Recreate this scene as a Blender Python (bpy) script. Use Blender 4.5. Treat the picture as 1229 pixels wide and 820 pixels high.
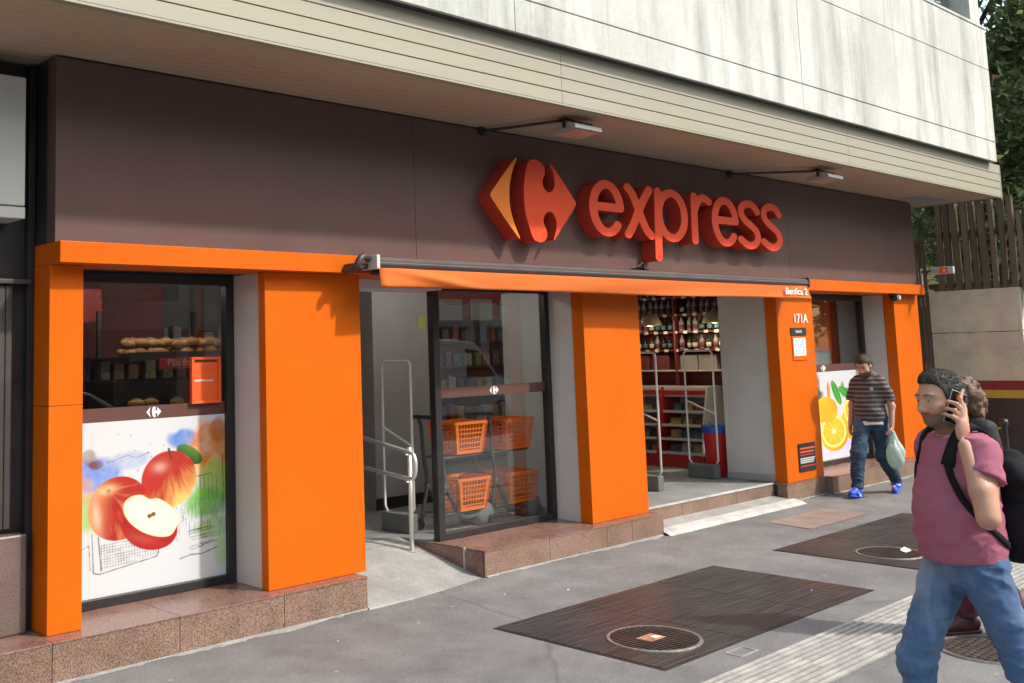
import bpy, bmesh, math, random
import numpy as np
from mathutils import Vector, Matrix, Euler

# ------------------------------------------------------------------ scene reset, camera, sky, sun, exposure
for o in list(bpy.data.objects): bpy.data.objects.remove(o)
SC = bpy.context.scene
C = SC.collection

CAMH = 1.87
RW = ((0.75117184, 0.05146253, 0.65809762), (-0.65951083, 0.10086050, 0.74489773), (-0.02804173, -0.99356870, 0.10970367))
cam = bpy.data.cameras.new('camera'); camo = bpy.data.objects.new('camera', cam); C.objects.link(camo)
cam.sensor_width = 36.0; cam.lens = 36.418
cam.shift_x = 0.11355; cam.shift_y = -0.10102
cam.clip_start = 0.05; cam.clip_end = 600
camo.matrix_world = Matrix(((RW[0][0], -RW[0][1], -RW[0][2], 0.0), (RW[1][0], -RW[1][1], -RW[1][2], 0.0),
                            (RW[2][0], -RW[2][1], -RW[2][2], CAMH), (0, 0, 0, 1)))
SC.camera = camo

SUN = Vector((0.57, -1.0, 1.07)).normalized()
world = bpy.data.worlds.new('World'); SC.world = world; world.use_nodes = True
wn = world.node_tree.nodes; wl = world.node_tree.links
sky = wn.new('ShaderNodeTexSky'); sky.sky_type = 'NISHITA'; sky.sun_disc = False
sky.sun_elevation = math.asin(SUN.z); sky.sun_rotation = math.atan2(SUN.x, SUN.y)
sky.air_density = 1.8; sky.dust_density = 2.5; sky.ozone_density = 1.0
bg = wn['Background']; bg.inputs['Strength'].default_value = 0.15
wl.new(sky.outputs[0], bg.inputs['Color'])

sun = bpy.data.lights.new('sun', 'SUN'); sun.energy = 2.0; sun.angle = math.radians(2.2); sun.color = (1.0, 0.955, 0.89)
suno = bpy.data.objects.new('sun', sun); C.objects.link(suno)
suno.rotation_euler = SUN.to_track_quat('Z', 'Y').to_euler(); suno.location = (10, -20, 30)

SC.view_settings.view_transform = 'Standard'; SC.view_settings.look = 'None'
SC.view_settings.exposure = 1.0; SC.view_settings.gamma = 1.0
SC.view_settings.use_curve_mapping = False

rnd = random.Random(7)
PI = math.pi

# ------------------------------------------------------------------ colour and material helpers
def lin(r, g, b):
    f = lambda c: (c/255/12.92 if c/255 <= 0.04045 else ((c/255+0.055)/1.055)**2.4)
    return (f(r), f(g), f(b), 1.0)

MATS = {}
def base_mat(name):
    m = bpy.data.materials.new(name); m.use_nodes = True
    nt = m.node_tree
    return m, nt, nt.nodes['Principled BSDF']

def mat(name, col, rough=0.6, metal=0.0, var=0.12, vscale=3.0, bump=0.0, bscale=40.0, spec=0.5, speck=0.0, speckscale=120.0,
        streak=0.0, coat=0.0, emit=None, estr=0.0, stretch=(1, 1, 1), dark=None, rvar=0.12):
    """principled material with noise driven colour variation, roughness variation and fine relief"""
    if name in MATS: return MATS[name]
    m, nt, p = base_mat(name)
    N = nt.nodes; L = nt.links
    tc = N.new('ShaderNodeTexCoord'); mp = N.new('ShaderNodeMapping'); mp.inputs['Scale'].default_value = stretch
    L.new(tc.outputs['Object'], mp.inputs['Vector'])
    n1 = N.new('ShaderNodeTexNoise'); n1.inputs['Scale'].default_value = vscale; n1.inputs['Detail'].default_value = 6; n1.inputs['Roughness'].default_value = 0.62
    L.new(mp.outputs[0], n1.inputs['Vector'])
    c = Vector(col[:3])
    lo = tuple(max(0, x*(1-var)) for x in c) + (1,) if dark is None else dark
    hi = tuple(min(1, x*(1+var)) for x in c) + (1,)
    rp = N.new('ShaderNodeValToRGB'); rp.color_ramp.elements[0].position = 0.3; rp.color_ramp.elements[1].position = 0.7
    rp.color_ramp.elements[0].color = lo; rp.color_ramp.elements[1].color = hi
    L.new(n1.outputs['Fac'], rp.inputs['Fac'])
    out = rp.outputs['Color']
    if speck > 0:
        n2 = N.new('ShaderNodeTexNoise'); n2.inputs['Scale'].default_value = speckscale; n2.inputs['Detail'].default_value = 2
        L.new(tc.outputs['Object'], n2.inputs['Vector'])
        r2 = N.new('ShaderNodeValToRGB'); r2.color_ramp.elements[0].position = 0.36; r2.color_ramp.elements[1].position = 0.64
        r2.color_ramp.elements[0].color = (1-speck,)*3 + (1,); r2.color_ramp.elements[1].color = (1+speck,)*3 + (1,)
        L.new(n2.outputs['Fac'], r2.inputs['Fac'])
        mx = N.new('ShaderNodeMix'); mx.data_type = 'RGBA'; mx.blend_type = 'MULTIPLY'; mx.inputs['Factor'].default_value = 1
        L.new(out, mx.inputs['A']); L.new(r2.outputs['Color'], mx.inputs['B']); out = mx.outputs['Result']
    L.new(out, p.inputs['Base Color'])
    mr = N.new('ShaderNodeMapRange'); mr.inputs['To Min'].default_value = max(0.02, rough-rvar); mr.inputs['To Max'].default_value = min(1, rough+rvar)
    L.new(n1.outputs['Fac'], mr.inputs['Value']); L.new(mr.outputs[0], p.inputs['Roughness'])
    p.inputs['Metallic'].default_value = metal; p.inputs['Specular IOR Level'].default_value = spec
    p.inputs['Coat Weight'].default_value = coat
    if bump > 0:
        n3 = N.new('ShaderNodeTexNoise'); n3.inputs['Scale'].default_value = bscale; n3.inputs['Detail'].default_value = 5
        L.new(mp.outputs[0], n3.inputs['Vector'])
        b = N.new('ShaderNodeBump'); b.inputs['Strength'].default_value = bump; b.inputs['Distance'].default_value = 0.01
        L.new(n3.outputs['Fac'], b.inputs['Height']); L.new(b.outputs[0], p.inputs['Normal'])
    if emit is not None:
        p.inputs['Emission Color'].default_value = emit; p.inputs['Emission Strength'].default_value = estr
    MATS[name] = m
    return m

def vcol_mat(name, rough=0.6, bump=0.0, bscale=80, spec=0.4, coat=0.0, sss=0.0):
    if name in MATS: return MATS[name]
    m, nt, p = base_mat(name); N = nt.nodes; L = nt.links
    at = N.new('ShaderNodeAttribute'); at.attribute_name = 'Col'
    L.new(at.outputs['Color'], p.inputs['Base Color'])
    p.inputs['Roughness'].default_value = rough; p.inputs['Specular IOR Level'].default_value = spec; p.inputs['Coat Weight'].default_value = coat
    if bump:
        tc = N.new('ShaderNodeTexCoord'); n3 = N.new('ShaderNodeTexNoise'); n3.inputs['Scale'].default_value = bscale; n3.inputs['Detail'].default_value = 4
        L.new(tc.outputs['Object'], n3.inputs['Vector'])
        b = N.new('ShaderNodeBump'); b.inputs['Strength'].default_value = bump; b.inputs['Distance'].default_value = 0.004
        L.new(n3.outputs['Fac'], b.inputs['Height']); L.new(b.outputs[0], p.inputs['Normal'])
    if sss:
        p.inputs['Subsurface Weight'].default_value = sss; p.inputs['Subsurface Radius'].default_value = (0.01, 0.004, 0.002)
    MATS[name] = m
    return m

def glass_mat():
    m = bpy.data.materials.new('window_glass'); m.use_nodes = True
    nt = m.node_tree; N = nt.nodes; L = nt.links; N.remove(N['Principled BSDF'])
    tr = N.new('ShaderNodeBsdfTransparent'); tr.inputs['Color'].default_value = (0.92, 0.94, 0.935, 1)
    gl = N.new('ShaderNodeBsdfGlossy'); gl.inputs['Roughness'].default_value = 0.004; gl.inputs['Color'].default_value = (1, 1, 1, 1)
    fr = N.new('ShaderNodeLayerWeight'); fr.inputs['Blend'].default_value = 0.5
    pw_ = N.new('ShaderNodeMath'); pw_.operation = 'POWER'; pw_.inputs[1].default_value = 5.0; L.new(fr.outputs['Facing'], pw_.inputs[0])
    ad = N.new('ShaderNodeMath'); ad.operation = 'MULTIPLY_ADD'; ad.inputs[1].default_value = 0.93; ad.inputs[2].default_value = 0.062; ad.use_clamp = True
    L.new(pw_.outputs[0], ad.inputs[0])
    mx = N.new('ShaderNodeMixShader'); L.new(ad.outputs[0], mx.inputs[0]); L.new(tr.outputs[0], mx.inputs[1]); L.new(gl.outputs[0], mx.inputs[2])
    L.new(mx.outputs[0], N['Material Output'].inputs['Surface'])
    MATS['glass'] = m
    return m
GLASS = glass_mat()

# ------------------------------------------------------------------ mesh helpers
class MB:
    def __init__(s, off=(0, 0, 0)): s.v = []; s.f = []; s.off = off
    def add(s, vs, fs):
        n = len(s.v); s.v += [tuple(v) for v in vs]; s.f += [tuple(i+n for i in f) for f in fs]
    def box(s, x0, x1, y0, y1, z0, z1, b=0.0):
        if b <= 0:
            s.add([(x0,y0,z0),(x1,y0,z0),(x1,y1,z0),(x0,y1,z0),(x0,y0,z1),(x1,y0,z1),(x1,y1,z1),(x0,y1,z1)],
                  [(0,3,2,1),(4,5,6,7),(0,1,5,4),(1,2,6,5),(2,3,7,6),(3,0,4,7)])
        else:
            bm = bmesh.new(); bmesh.ops.create_cube(bm, size=1)
            for v in bm.verts: v.co = Vector(((x0+x1)/2+v.co.x*(x1-x0), (y0+y1)/2+v.co.y*(y1-y0), (z0+z1)/2+v.co.z*(z1-z0)))
            bmesh.ops.bevel(bm, geom=list(bm.edges), offset=b, segments=2, affect='EDGES', profile=0.5)
            s.frombm(bm)
        return s
    def frombm(s, bm):
        bm.verts.index_update()
        s.add([v.co[:] for v in bm.verts], [[v.index for v in f.verts] for f in bm.faces]); bm.free()
    def prism(s, poly, axis, a0, a1):
        """closed polygon (two other axes in order) extruded along axis"""
        n = len(poly)
        def P(p, a):
            return (a, p[0], p[1]) if axis == 0 else ((p[0], a, p[1]) if axis == 1 else (p[0], p[1], a))
        vs = [P(p, a0) for p in poly] + [P(p, a1) for p in poly]
        fs = [tuple(range(n))[::-1], tuple(range(n, 2*n))] + [(i, (i+1) % n, n+(i+1) % n, n+i) for i in range(n)]
        s.add(vs, fs); return s
    def tube(s, pts, r, n=10, cap=True):
        pts = [Vector(p) for p in pts]; m = len(pts)
        rs = r if isinstance(r, (list, tuple)) else [r]*m
        up = Vector((0, 0, 1)); rings = []; prev = None
        for i, p in enumerate(pts):
            t = (pts[min(i+1, m-1)]-pts[max(i-1, 0)])
            t = t.normalized() if t.length > 1e-9 else Vector((0, 0, 1))
            if prev is None:
                a = up if abs(t.dot(up)) < 0.95 else Vector((1, 0, 0))
                u = t.cross(a).normalized()
            else:
                u = (prev - t*prev.dot(t))
                u = u.normalized() if u.length > 1e-6 else t.cross(up).normalized()
            prev = u; w = t.cross(u)
            rings.append([p+(u*math.cos(2*PI*k/n)+w*math.sin(2*PI*k/n))*rs[i] for k in range(n)])
        vs = [v for r_ in rings for v in r_]
        fs = [(i*n+k, i*n+(k+1) % n, (i+1)*n+(k+1) % n, (i+1)*n+k) for i in range(m-1) for k in range(n)]
        if cap: fs += [tuple(range(n))[::-1], tuple(range((m-1)*n, m*n))]
        s.add(vs, fs); return s
    def lathe(s, prof, c=(0, 0, 0), n=14, axis=2):
        vs = []
        for r, h in prof:
            for k in range(n):
                a = 2*PI*k/n; u, w = r*math.cos(a), r*math.sin(a)
                p = (u, w, h) if axis == 2 else ((h, u, w) if axis == 0 else (w, h, u))
                vs.append((p[0]+c[0], p[1]+c[1], p[2]+c[2]))
        m = len(prof)
        fs = [(i*n+k, i*n+(k+1) % n, (i+1)*n+(k+1) % n, (i+1)*n+k) for i in range(m-1) for k in range(n)]
        if prof[0][0] > 1e-5: fs.append(tuple(range(n))[::-1])
        if prof[-1][0] > 1e-5: fs.append(tuple(range((m-1)*n, m*n)))
        s.add(vs, fs); return s
    def build(s, name, m, parent=None, smooth=False, kind=None):
        me = bpy.data.meshes.new(name)
        ox, oy, oz = s.off
        me.from_pydata([(x-ox, y-oy, z-oz) for x, y, z in s.v], [], s.f); me.update()
        o = bpy.data.objects.new(name, me); C.objects.link(o)
        if m: me.materials.append(m)
        if parent: o.parent = parent
        if smooth:
            for p in me.polygons: p.use_smooth = True
        if kind: o['kind'] = kind
        return o

def tag(o, label=None, cat=None, group=None, kind=None):
    if label: o['label'] = label
    if cat: o['category'] = cat
    if group: o['group'] = group
    if kind: o['kind'] = kind
    return o
def thing(name, label, cat, loc=(0, 0, 0), rz=0.0, group=None):
    o = bpy.data.objects.new(name, None); C.objects.link(o); o.location = loc; o.rotation_euler = (0, 0, rz); o.empty_display_size = 0.2
    return tag(o, label, cat, group)
def empty_part(name, parent):
    o = bpy.data.objects.new(name, None); C.objects.link(o); o.parent = parent; o.empty_display_size = 0.1
    return o
def copy_tree(o, parent=None):
    c = o.copy(); C.objects.link(c); c.parent = parent
    for ch in list(o.children): copy_tree(ch, c)
    return c
def bx(name, m, parent, x0, x1, y0, y1, z0, z1, b=0.0, off=(0, 0, 0)):
    return MB(off).box(x0, x1, y0, y1, z0, z1, b).build(name, m, parent)
def curve_mesh(name, loops, half, m, parent=None, bevel=0.0, matrix=None):
    """2D closed loops (holes allowed) filled and extruded; local x,y in plane, z is the normal"""
    cu = bpy.data.curves.new(name, 'CURVE'); cu.dimensions = '2D'; cu.fill_mode = 'BOTH'
    cu.extrude = half; cu.bevel_depth = bevel; cu.bevel_resolution = 1
    for lp in loops:
        sp = cu.splines.new('POLY'); sp.points.add(len(lp)-1)
        for i, (x, y) in enumerate(lp): sp.points[i].co = (x, y, 0, 1)
        sp.use_cyclic_u = True
    return _curve_to_mesh(name, cu, m, parent, matrix)
def _curve_to_mesh(name, cu, m, parent, matrix):
    t = bpy.data.objects.new('tmp', cu); C.objects.link(t)
    dg = bpy.context.evaluated_depsgraph_get()
    me = bpy.data.meshes.new_from_object(t.evaluated_get(dg)); me.name = name
    bpy.data.objects.remove(t); bpy.data.curves.remove(cu)
    me.materials.clear(); me.materials.append(m)
    if matrix is not None: me.transform(matrix)
    o = bpy.data.objects.new(name, me); C.objects.link(o)
    if parent: o.parent = parent
    return o
def text_mesh(name, s, size, m, parent=None, matrix=None, half=0.002, sx=1.0, bold=0.0, align='CENTER'):
    cu = bpy.data.curves.new(name, 'FONT'); cu.body = s; cu.size = size; cu.extrude = half; cu.align_x = align; cu.align_y = 'CENTER'
    cu.offset = bold; cu.resolution_u = 3
    mt = (matrix if matrix is not None else Matrix()) @ Matrix.Diagonal((sx, 1, 1, 1))
    return _curve_to_mesh(name, cu, m, parent, mt)
def facing(x, y, z):
    """plane facing the street (-Y): local x -> X, local y -> Z"""
    return Matrix.Translation((x, y, z)) @ Matrix.Rotation(PI/2, 4, 'X')
def catmull(pts, n=8, closed=False):
    P = [np.array(p, float) for p in pts]; m = len(P); out = []
    rng = range(m) if closed else range(m-1)
    for i in rng:
        p0 = P[(i-1) % m] if (closed or i > 0) else P[i]*2-P[i+1]
        p1 = P[i]; p2 = P[(i+1) % m]; p3 = P[(i+2) % m] if (closed or i < m-2) else p2*2-p1
        for k in range(n):
            t = k/n
            out.append(tuple(0.5*((2*p1)+(-p0+p2)*t+(2*p0-5*p1+4*p2-p3)*t*t+(-p0+3*p1-3*p2+p3)*t**3)))
    if not closed: out.append(tuple(P[-1]))
    return out

# numpy noise ------------------------------------------------------
def _hash(ix, iy, iz, seed=0):
    h = (ix*374761393 + iy*668265263 + iz*2147483647*3 + seed*974711) & 0x7fffffff
    h = ((h ^ (h >> 13))*1274126177) & 0x7fffffff
    h = (h ^ (h >> 16)) & 0xffff
    return h/65535.0
def vnoise(x, y, z, seed=0):
    x, y, z = np.broadcast_arrays(np.asarray(x, float), y, z)
    ix, iy, iz = np.floor(x).astype(np.int64), np.floor(y).astype(np.int64), np.floor(z).astype(np.int64)
    fx, fy, fz = x-ix, y-iy, z-iz
    fx, fy, fz = (t*t*(3-2*t) for t in (fx, fy, fz))
    def H(a, b, c): return _hash(ix+a, iy+b, iz+c, seed)
    x00 = H(0,0,0)*(1-fx)+H(1,0,0)*fx; x10 = H(0,1,0)*(1-fx)+H(1,1,0)*fx
    x01 = H(0,0,1)*(1-fx)+H(1,0,1)*fx; x11 = H(0,1,1)*(1-fx)+H(1,1,1)*fx
    return (x00*(1-fy)+x10*fy)*(1-fz)+(x01*(1-fy)+x11*fy)*fz
def fbm(x, y, z, oct=4, seed=0):
    s = 0; a = 0.5; f = 1.0
    for k in range(oct):
        s = s + a*vnoise(x*f, y*f, z*f, seed+k); a *= 0.5; f *= 2.03
    return s

# ------------------------------------------------------------------ materials
M_ORANGE = mat('orange_panel', (0.60, 0.112, 0.003, 1), 0.45, spec=0.14, var=0.065, vscale=1.6, bump=0.05, bscale=2.5, rvar=0.16)
M_BROWN = mat('brown_panel', (0.122, 0.072, 0.064, 1), 0.5, spec=0.2, var=0.08, vscale=2.2, bump=0.05, bscale=3, rvar=0.06)
M_GRANITE = mat('pink_granite', (0.20, 0.125, 0.09, 1), 0.55, var=0.25, vscale=2.5, speck=0.6, speckscale=130, bump=0.2, bscale=90)
M_GRANTOP = mat('polished_granite', (0.20, 0.11, 0.085, 1), 0.28, var=0.2, vscale=4, speck=0.35, speckscale=90)
M_GREYWALL = mat('grey_wall', (0.56, 0.535, 0.515, 1), 0.7, var=0.06, vscale=2, bump=0.04)
M_FRAME = mat('dark_frame', (0.022, 0.020, 0.021, 1), 0.38, var=0.2, vscale=6)
M_DARK = mat('dark_stone', (0.030, 0.030, 0.031, 1), 0.33, var=0.35, vscale=2.5, bump=0.04, bscale=20)
M_WHITE = mat('white_print', (0.80, 0.80, 0.79, 1), 0.5, var=0.02)
M_STEEL = mat('stainless_steel', (0.68, 0.67, 0.65, 1), 0.42, metal=0.7, var=0.06, vscale=12)
M_ALU = mat('painted_aluminium', (0.42, 0.42, 0.42, 1), 0.4, metal=0.3, var=0.06)
M_BLACK = mat('black_plastic', (0.018, 0.018, 0.019, 1), 0.45, var=0.2, vscale=8)
M_RED = mat('red_paint', (0.42, 0.030, 0.026, 1), 0.45, var=0.1)
# ------------------------------------------------------------------ ground, road, pavement
def ground_mat(name, a, b, dark, scale=1.0, bump=0.35, crack=True, light=None):
    m, nt, p = base_mat(name); N = nt.nodes; L = nt.links
    tc = N.new('ShaderNodeTexCoord')
    def noise(sc, det=6, rough=0.6, vec=None):
        n = N.new('ShaderNodeTexNoise'); n.inputs['Scale'].default_value = sc*scale; n.inputs['Detail'].default_value = det; n.inputs['Roughness'].default_value = rough
        L.new(vec or tc.outputs['Object'], n.inputs['Vector']); return n
    def ramp(fac, p0, c0, p1, c1):
        r = N.new('ShaderNodeValToRGB'); r.color_ramp.elements[0].position = p0; r.color_ramp.elements[1].position = p1
        r.color_ramp.elements[0].color = c0; r.color_ramp.elements[1].color = c1; L.new(fac, r.inputs['Fac']); return r.outputs['Color']
    def mix(mode, fac, A, B):
        x = N.new('ShaderNodeMix'); x.data_type = 'RGBA'; x.blend_type = mode
        if isinstance(fac, float): x.inputs['Factor'].default_value = fac
        else: L.new(fac, x.inputs['Factor'])
        for s, v in (('A', A), ('B', B)):
            if isinstance(v, tuple): x.inputs[s].default_value = v
            else: L.new(v, x.inputs[s])
        return x.outputs['Result']
    big = noise(0.55, 5); mid = noise(2.6, 8, 0.7); fine = noise(210, 4, 0.7); grit = noise(48, 4, 0.75)
    col = ramp(big.outputs['Fac'], 0.32, a, 0.68, b)
    st = ramp(mid.outputs['Fac'], 0.38, (1, 1, 1, 1), 0.56, (0, 0, 0, 1))
    col = mix('MIX', st, col, dark) if False else mix('MULTIPLY', 0.55, col, ramp(mid.outputs['Fac'], 0.3, (0.50, 0.49, 0.48, 1), 0.64, (1.22, 1.22, 1.22, 1)))
    col = mix('MULTIPLY', 0.8, col, ramp(fine.outputs['Fac'], 0.34, (0.58, 0.58, 0.58, 1), 0.66, (1.40, 1.40, 1.40, 1)))
    col = mix('MULTIPLY', 0.7, col, ramp(grit.outputs['Fac'], 0.34, (0.70, 0.70, 0.70, 1), 0.66, (1.25, 1.25, 1.25, 1)))
    # small pale specks of gum and grit
    vo = N.new('ShaderNodeTexVoronoi'); vo.inputs['Scale'].default_value = 3.3*scale; L.new(tc.outputs['Object'], vo.inputs['Vector'])
    col = mix('MIX', ramp(vo.outputs['Distance'], 0.035, (0.55, 0.55, 0.55, 1), 0.06, (0, 0, 0, 1)), col, light or (0.42, 0.41, 0.39, 1))
    vo2 = N.new('ShaderNodeTexVoronoi'); vo2.inputs['Scale'].default_value = 4.7*scale; L.new(tc.outputs['Object'], vo2.inputs['Vector'])
    col = mix('MIX', ramp(vo2.outputs['Distance'], 0.04, (0.6, 0.6, 0.6, 1), 0.08, (0, 0, 0, 1)), col, dark)
    h = fine.outputs['Fac']
    if crack:
        wv = noise(1.4, 4); md = N.new('ShaderNodeMix'); md.data_type = 'RGBA'; md.inputs['Factor'].default_value = 0.22
        L.new(tc.outputs['Object'], md.inputs['A']); L.new(wv.outputs['Color'], md.inputs['B'])
        vc = N.new('ShaderNodeTexVoronoi'); vc.feature = 'DISTANCE_TO_EDGE'; vc.inputs['Scale'].default_value = 0.23; L.new(md.outputs['Result'], vc.inputs['Vector'])
        col = mix('MIX', ramp(vc.outputs['Distance'], 0.0004, (0.5, 0.5, 0.5, 1), 0.0016, (0, 0, 0, 1)), col, dark)
    L.new(col, p.inputs['Base Color'])
    mr = N.new('ShaderNodeMapRange'); mr.inputs['To Min'].default_value = 0.55; mr.inputs['To Max'].default_value = 0.9
    L.new(mid.outputs['Fac'], mr.inputs['Value']); L.new(mr.outputs[0], p.inputs['Roughness'])
    bp_ = N.new('ShaderNodeBump'); bp_.inputs['Strength'].default_value = bump; bp_.inputs['Distance'].default_value = 0.006
    L.new(h, bp_.inputs['Height']); L.new(bp_.outputs[0], p.inputs['Normal'])
    return m
M_PAVE = ground_mat('pavement', (0.150, 0.146, 0.143, 1), (0.210, 0.204, 0.200, 1), (0.075, 0.070, 0.066, 1))
M_ROAD = ground_mat('asphalt', (0.085, 0.084, 0.083, 1), (0.11, 0.108, 0.105, 1), (0.02, 0.02, 0.02, 1), crack=True)
M_CEMENT = ground_mat('pale_cement', (0.27, 0.262, 0.245, 1), (0.35, 0.34, 0.32, 1), (0.22, 0.21, 0.20, 1), scale=1.6, crack=False, light=(0.6, 0.59, 0.56, 1))
M_WCEMENT = ground_mat('white_cement', (0.43, 0.42, 0.395, 1), (0.55, 0.535, 0.505, 1), (0.30, 0.29, 0.27, 1), scale=2.2, crack=False, light=(0.75, 0.74, 0.72, 1))
M_FLOOR = ground_mat('shop_floor', (0.20, 0.205, 0.20, 1), (0.25, 0.255, 0.25, 1), (0.12, 0.12, 0.12, 1), crack=False, bump=0.05)

def sstep(t, a, b):
    t = min(1, max(0, (t-a)/(b-a))); return t*t*(3-2*t)
def gz(x, y): return 0.030*sstep(x, 5.1, 6.6)*sstep(y, 5.1, 6.05)

tag(bx('ground', M_ROAD, None, -300, 300, -300, 300, -0.30, -0.26), kind='structure')
tag(bx('road', M_ROAD, None, -120, 200, -12.0, -2.25, -0.24, -0.13), kind='structure')
mb = MB()
xs = [-14, -8, -4, -2] + [i*0.3 for i in range(-3, 60)] + [20, 24, 30, 45]
ys = [-2.1, -1, 0, 1, 2, 3, 4, 4.6] + [4.9+0.15*i for i in range(0, 11)] + [6.9]
nx, ny = len(xs), len(ys)
mb.add([(x, y, gz(x, y)) for x in xs for y in ys], [(i*ny+j, (i+1)*ny+j, (i+1)*ny+j+1, i*ny+j+1) for i in range(nx-1) for j in range(ny-1)])
tag(mb.build('sidewalk', M_PAVE, smooth=True), kind='structure')
kerb = MB()
o = tag(bpy.data.objects.new('kerb', None), kind='structure'); C.objects.link(o)
ks = MB().box(-0.495, 0.495, -2.25, -2.1, -0.24, 0.0, 0.012).build('kerb_stone', M_CEMENT, o)
for i in range(-10, 40):
    k = ks if i == -10 else ks.copy()
    if k is not ks: C.objects.link(k)
    k.parent = o; k.location = (i*1.0, 0, 0)
tag(bx('far_sidewalk', M_PAVE, None, -60, 120, -16, -12.0, -0.24, 0.0), kind='structure')

# ------------------------------------------------------------------ steel plates set into the pavement
def plate_mat():
    m, nt, p = base_mat('rusty_steel_plate'); N = nt.nodes; L = nt.links
    tc = N.new('ShaderNodeTexCoord')
    n = N.new('ShaderNodeTexNoise'); n.inputs['Scale'].default_value = 1.1; n.inputs['Detail'].default_value = 7; n.inputs['Roughness'].default_value = 0.65; L.new(tc.outputs['Object'], n.inputs['Vector'])
    r = N.new('ShaderNodeValToRGB'); e = r.color_ramp.elements
    e[0].position = 0.47; e[0].color = (0.042, 0.043, 0.045, 1); e[1].position = 0.72; e[1].color = (0.085, 0.048, 0.040, 1)
    x = r.color_ramp.elements.new(0.60); x.color = (0.050, 0.049, 0.050, 1)
    L.new(n.outputs['Fac'], r.inputs['Fac'])
    wv = N.new('ShaderNodeTexWave'); wv.bands_direction = 'Y'; wv.inputs['Scale'].default_value = 9; wv.inputs['Distortion'].default_value = 0.5; wv.inputs['Detail'].default_value = 2
    L.new(tc.outputs['Object'], wv.inputs['Vector'])
    mp = N.new('ShaderNodeMapping'); mp.inputs['Scale'].default_value = (0.9, 16, 1); L.new(tc.outputs['Object'], mp.inputs['Vector'])
    ns = N.new('ShaderNodeTexNoise'); ns.inputs['Scale'].default_value = 2.0; ns.inputs['Detail'].default_value = 6; L.new(mp.outputs[0], ns.inputs['Vector'])
    rs = N.new('ShaderNodeValToRGB'); rs.color_ramp.elements[0].position = .33; rs.color_ramp.elements[1].position = .68; rs.color_ramp.elements[0].color = (0.55, 0.55, 0.55, 1); rs.color_ramp.elements[1].color = (1.6, 1.6, 1.6, 1); L.new(ns.outputs['Fac'], rs.inputs['Fac'])
    m2 = N.new('ShaderNodeMix'); m2.data_type = 'RGBA'; m2.blend_type = 'MULTIPLY'; m2.inputs['Factor'].default_value = 1; L.new(r.outputs['Color'], m2.inputs['A']); L.new(rs.outputs['Color'], m2.inputs['B'])
    mx = N.new('ShaderNodeMix'); mx.data_type = 'RGBA'; mx.blend_type = 'MULTIPLY'; mx.inputs['Factor'].default_value = 0.55
    r2 = N.new('ShaderNodeValToRGB'); r2.color_ramp.elements[0].color = (0.5, 0.5, 0.5, 1); r2.color_ramp.elements[1].color = (1.5, 1.45, 1.4, 1); L.new(wv.outputs['Fac'], r2.inputs['Fac'])
    L.new(m2.outputs['Result'], mx.inputs['A']); L.new(r2.outputs['Color'], mx.inputs['B']); L.new(mx.outputs['Result'], p.inputs['Base Color'])
    p.inputs['Metallic'].default_value = 0.35
    mr = N.new('ShaderNodeMapRange'); mr.inputs['To Min'].default_value = 0.30; mr.inputs['To Max'].default_value = 0.62; L.new(ns.outputs['Fac'], mr.inputs['Value']); L.new(mr.outputs[0], p.inputs['Roughness'])
    b = N.new('ShaderNodeBump'); b.inputs['Strength'].default_value = 0.5; b.inputs['Distance'].default_value = 0.004; L.new(wv.outputs['Fac'], b.inputs['Height']); L.new(b.outputs[0], p.inputs['Normal'])
    return m
M_PLATE = plate_mat()
M_IRON = mat('cast_iron', (0.085, 0.062, 0.052, 1), 0.55, metal=0.4, var=0.4, vscale=6, bump=0.3, bscale=60)
M_WORN = mat('worn_steel_edge', (0.30, 0.28, 0.26, 1), 0.45, metal=0.6, var=0.3, vscale=20)
M_RUST = mat('rust_and_paint', (0.35, 0.16, 0.09, 1), 0.7, var=0.5, vscale=14)

def round_cover(parent, name, cx, cy, r, z, honey=False, off=(0, 0, 0), paint=False):
    e = empty_part(name, parent); e.location = (cx-off[0], cy-off[1], z-off[2])
    n = 40
    MB().lathe([(r-0.02, -0.004), (r-0.02, 0.006), (r, 0.006), (r+0.004, -0.004)], n=n).build('rim', M_WORN, e)
    MB().lathe([(0.0001, 0.0), (r-0.021, 0.0), (r-0.021, -0.006)], n=n).build('disc', M_IRON, e)
    g = MB()
    if honey:
        p = 0.052
        for i in range(-7, 8):
            for j in range(-7, 8):
                x = i*p+(p/2 if j % 2 else 0); y = j*p*0.87
                if math.hypot(x, y) < r-0.05: g.lathe([(0.021, 0.0), (0.018, 0.006), (0.0001, 0.006)], (x, y, 0), n=6)
    else:
        k = int(2*(r-0.03)/0.034)
        for i in range(k):
            x = -(r-0.03)+(i+0.5)*2*(r-0.03)/k; h = math.sqrt(max(0, (r-0.026)**2-x*x))
            g.box(x-0.008, x+0.008, -h, h, 0.0005, 0.007)
    g.build('grille', M_IRON, e)
    if paint:
        MB().box(-0.10, 0.06, -0.05, 0.07, 0.0075, 0.0095, 0.0008).build('centre_plate', M_RUST, e)
        MB().box(-0.015, 0.04, -0.025, 0.02, 0.010, 0.0112).build('paint_mark', M_WHITE, e)
    return e

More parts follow.
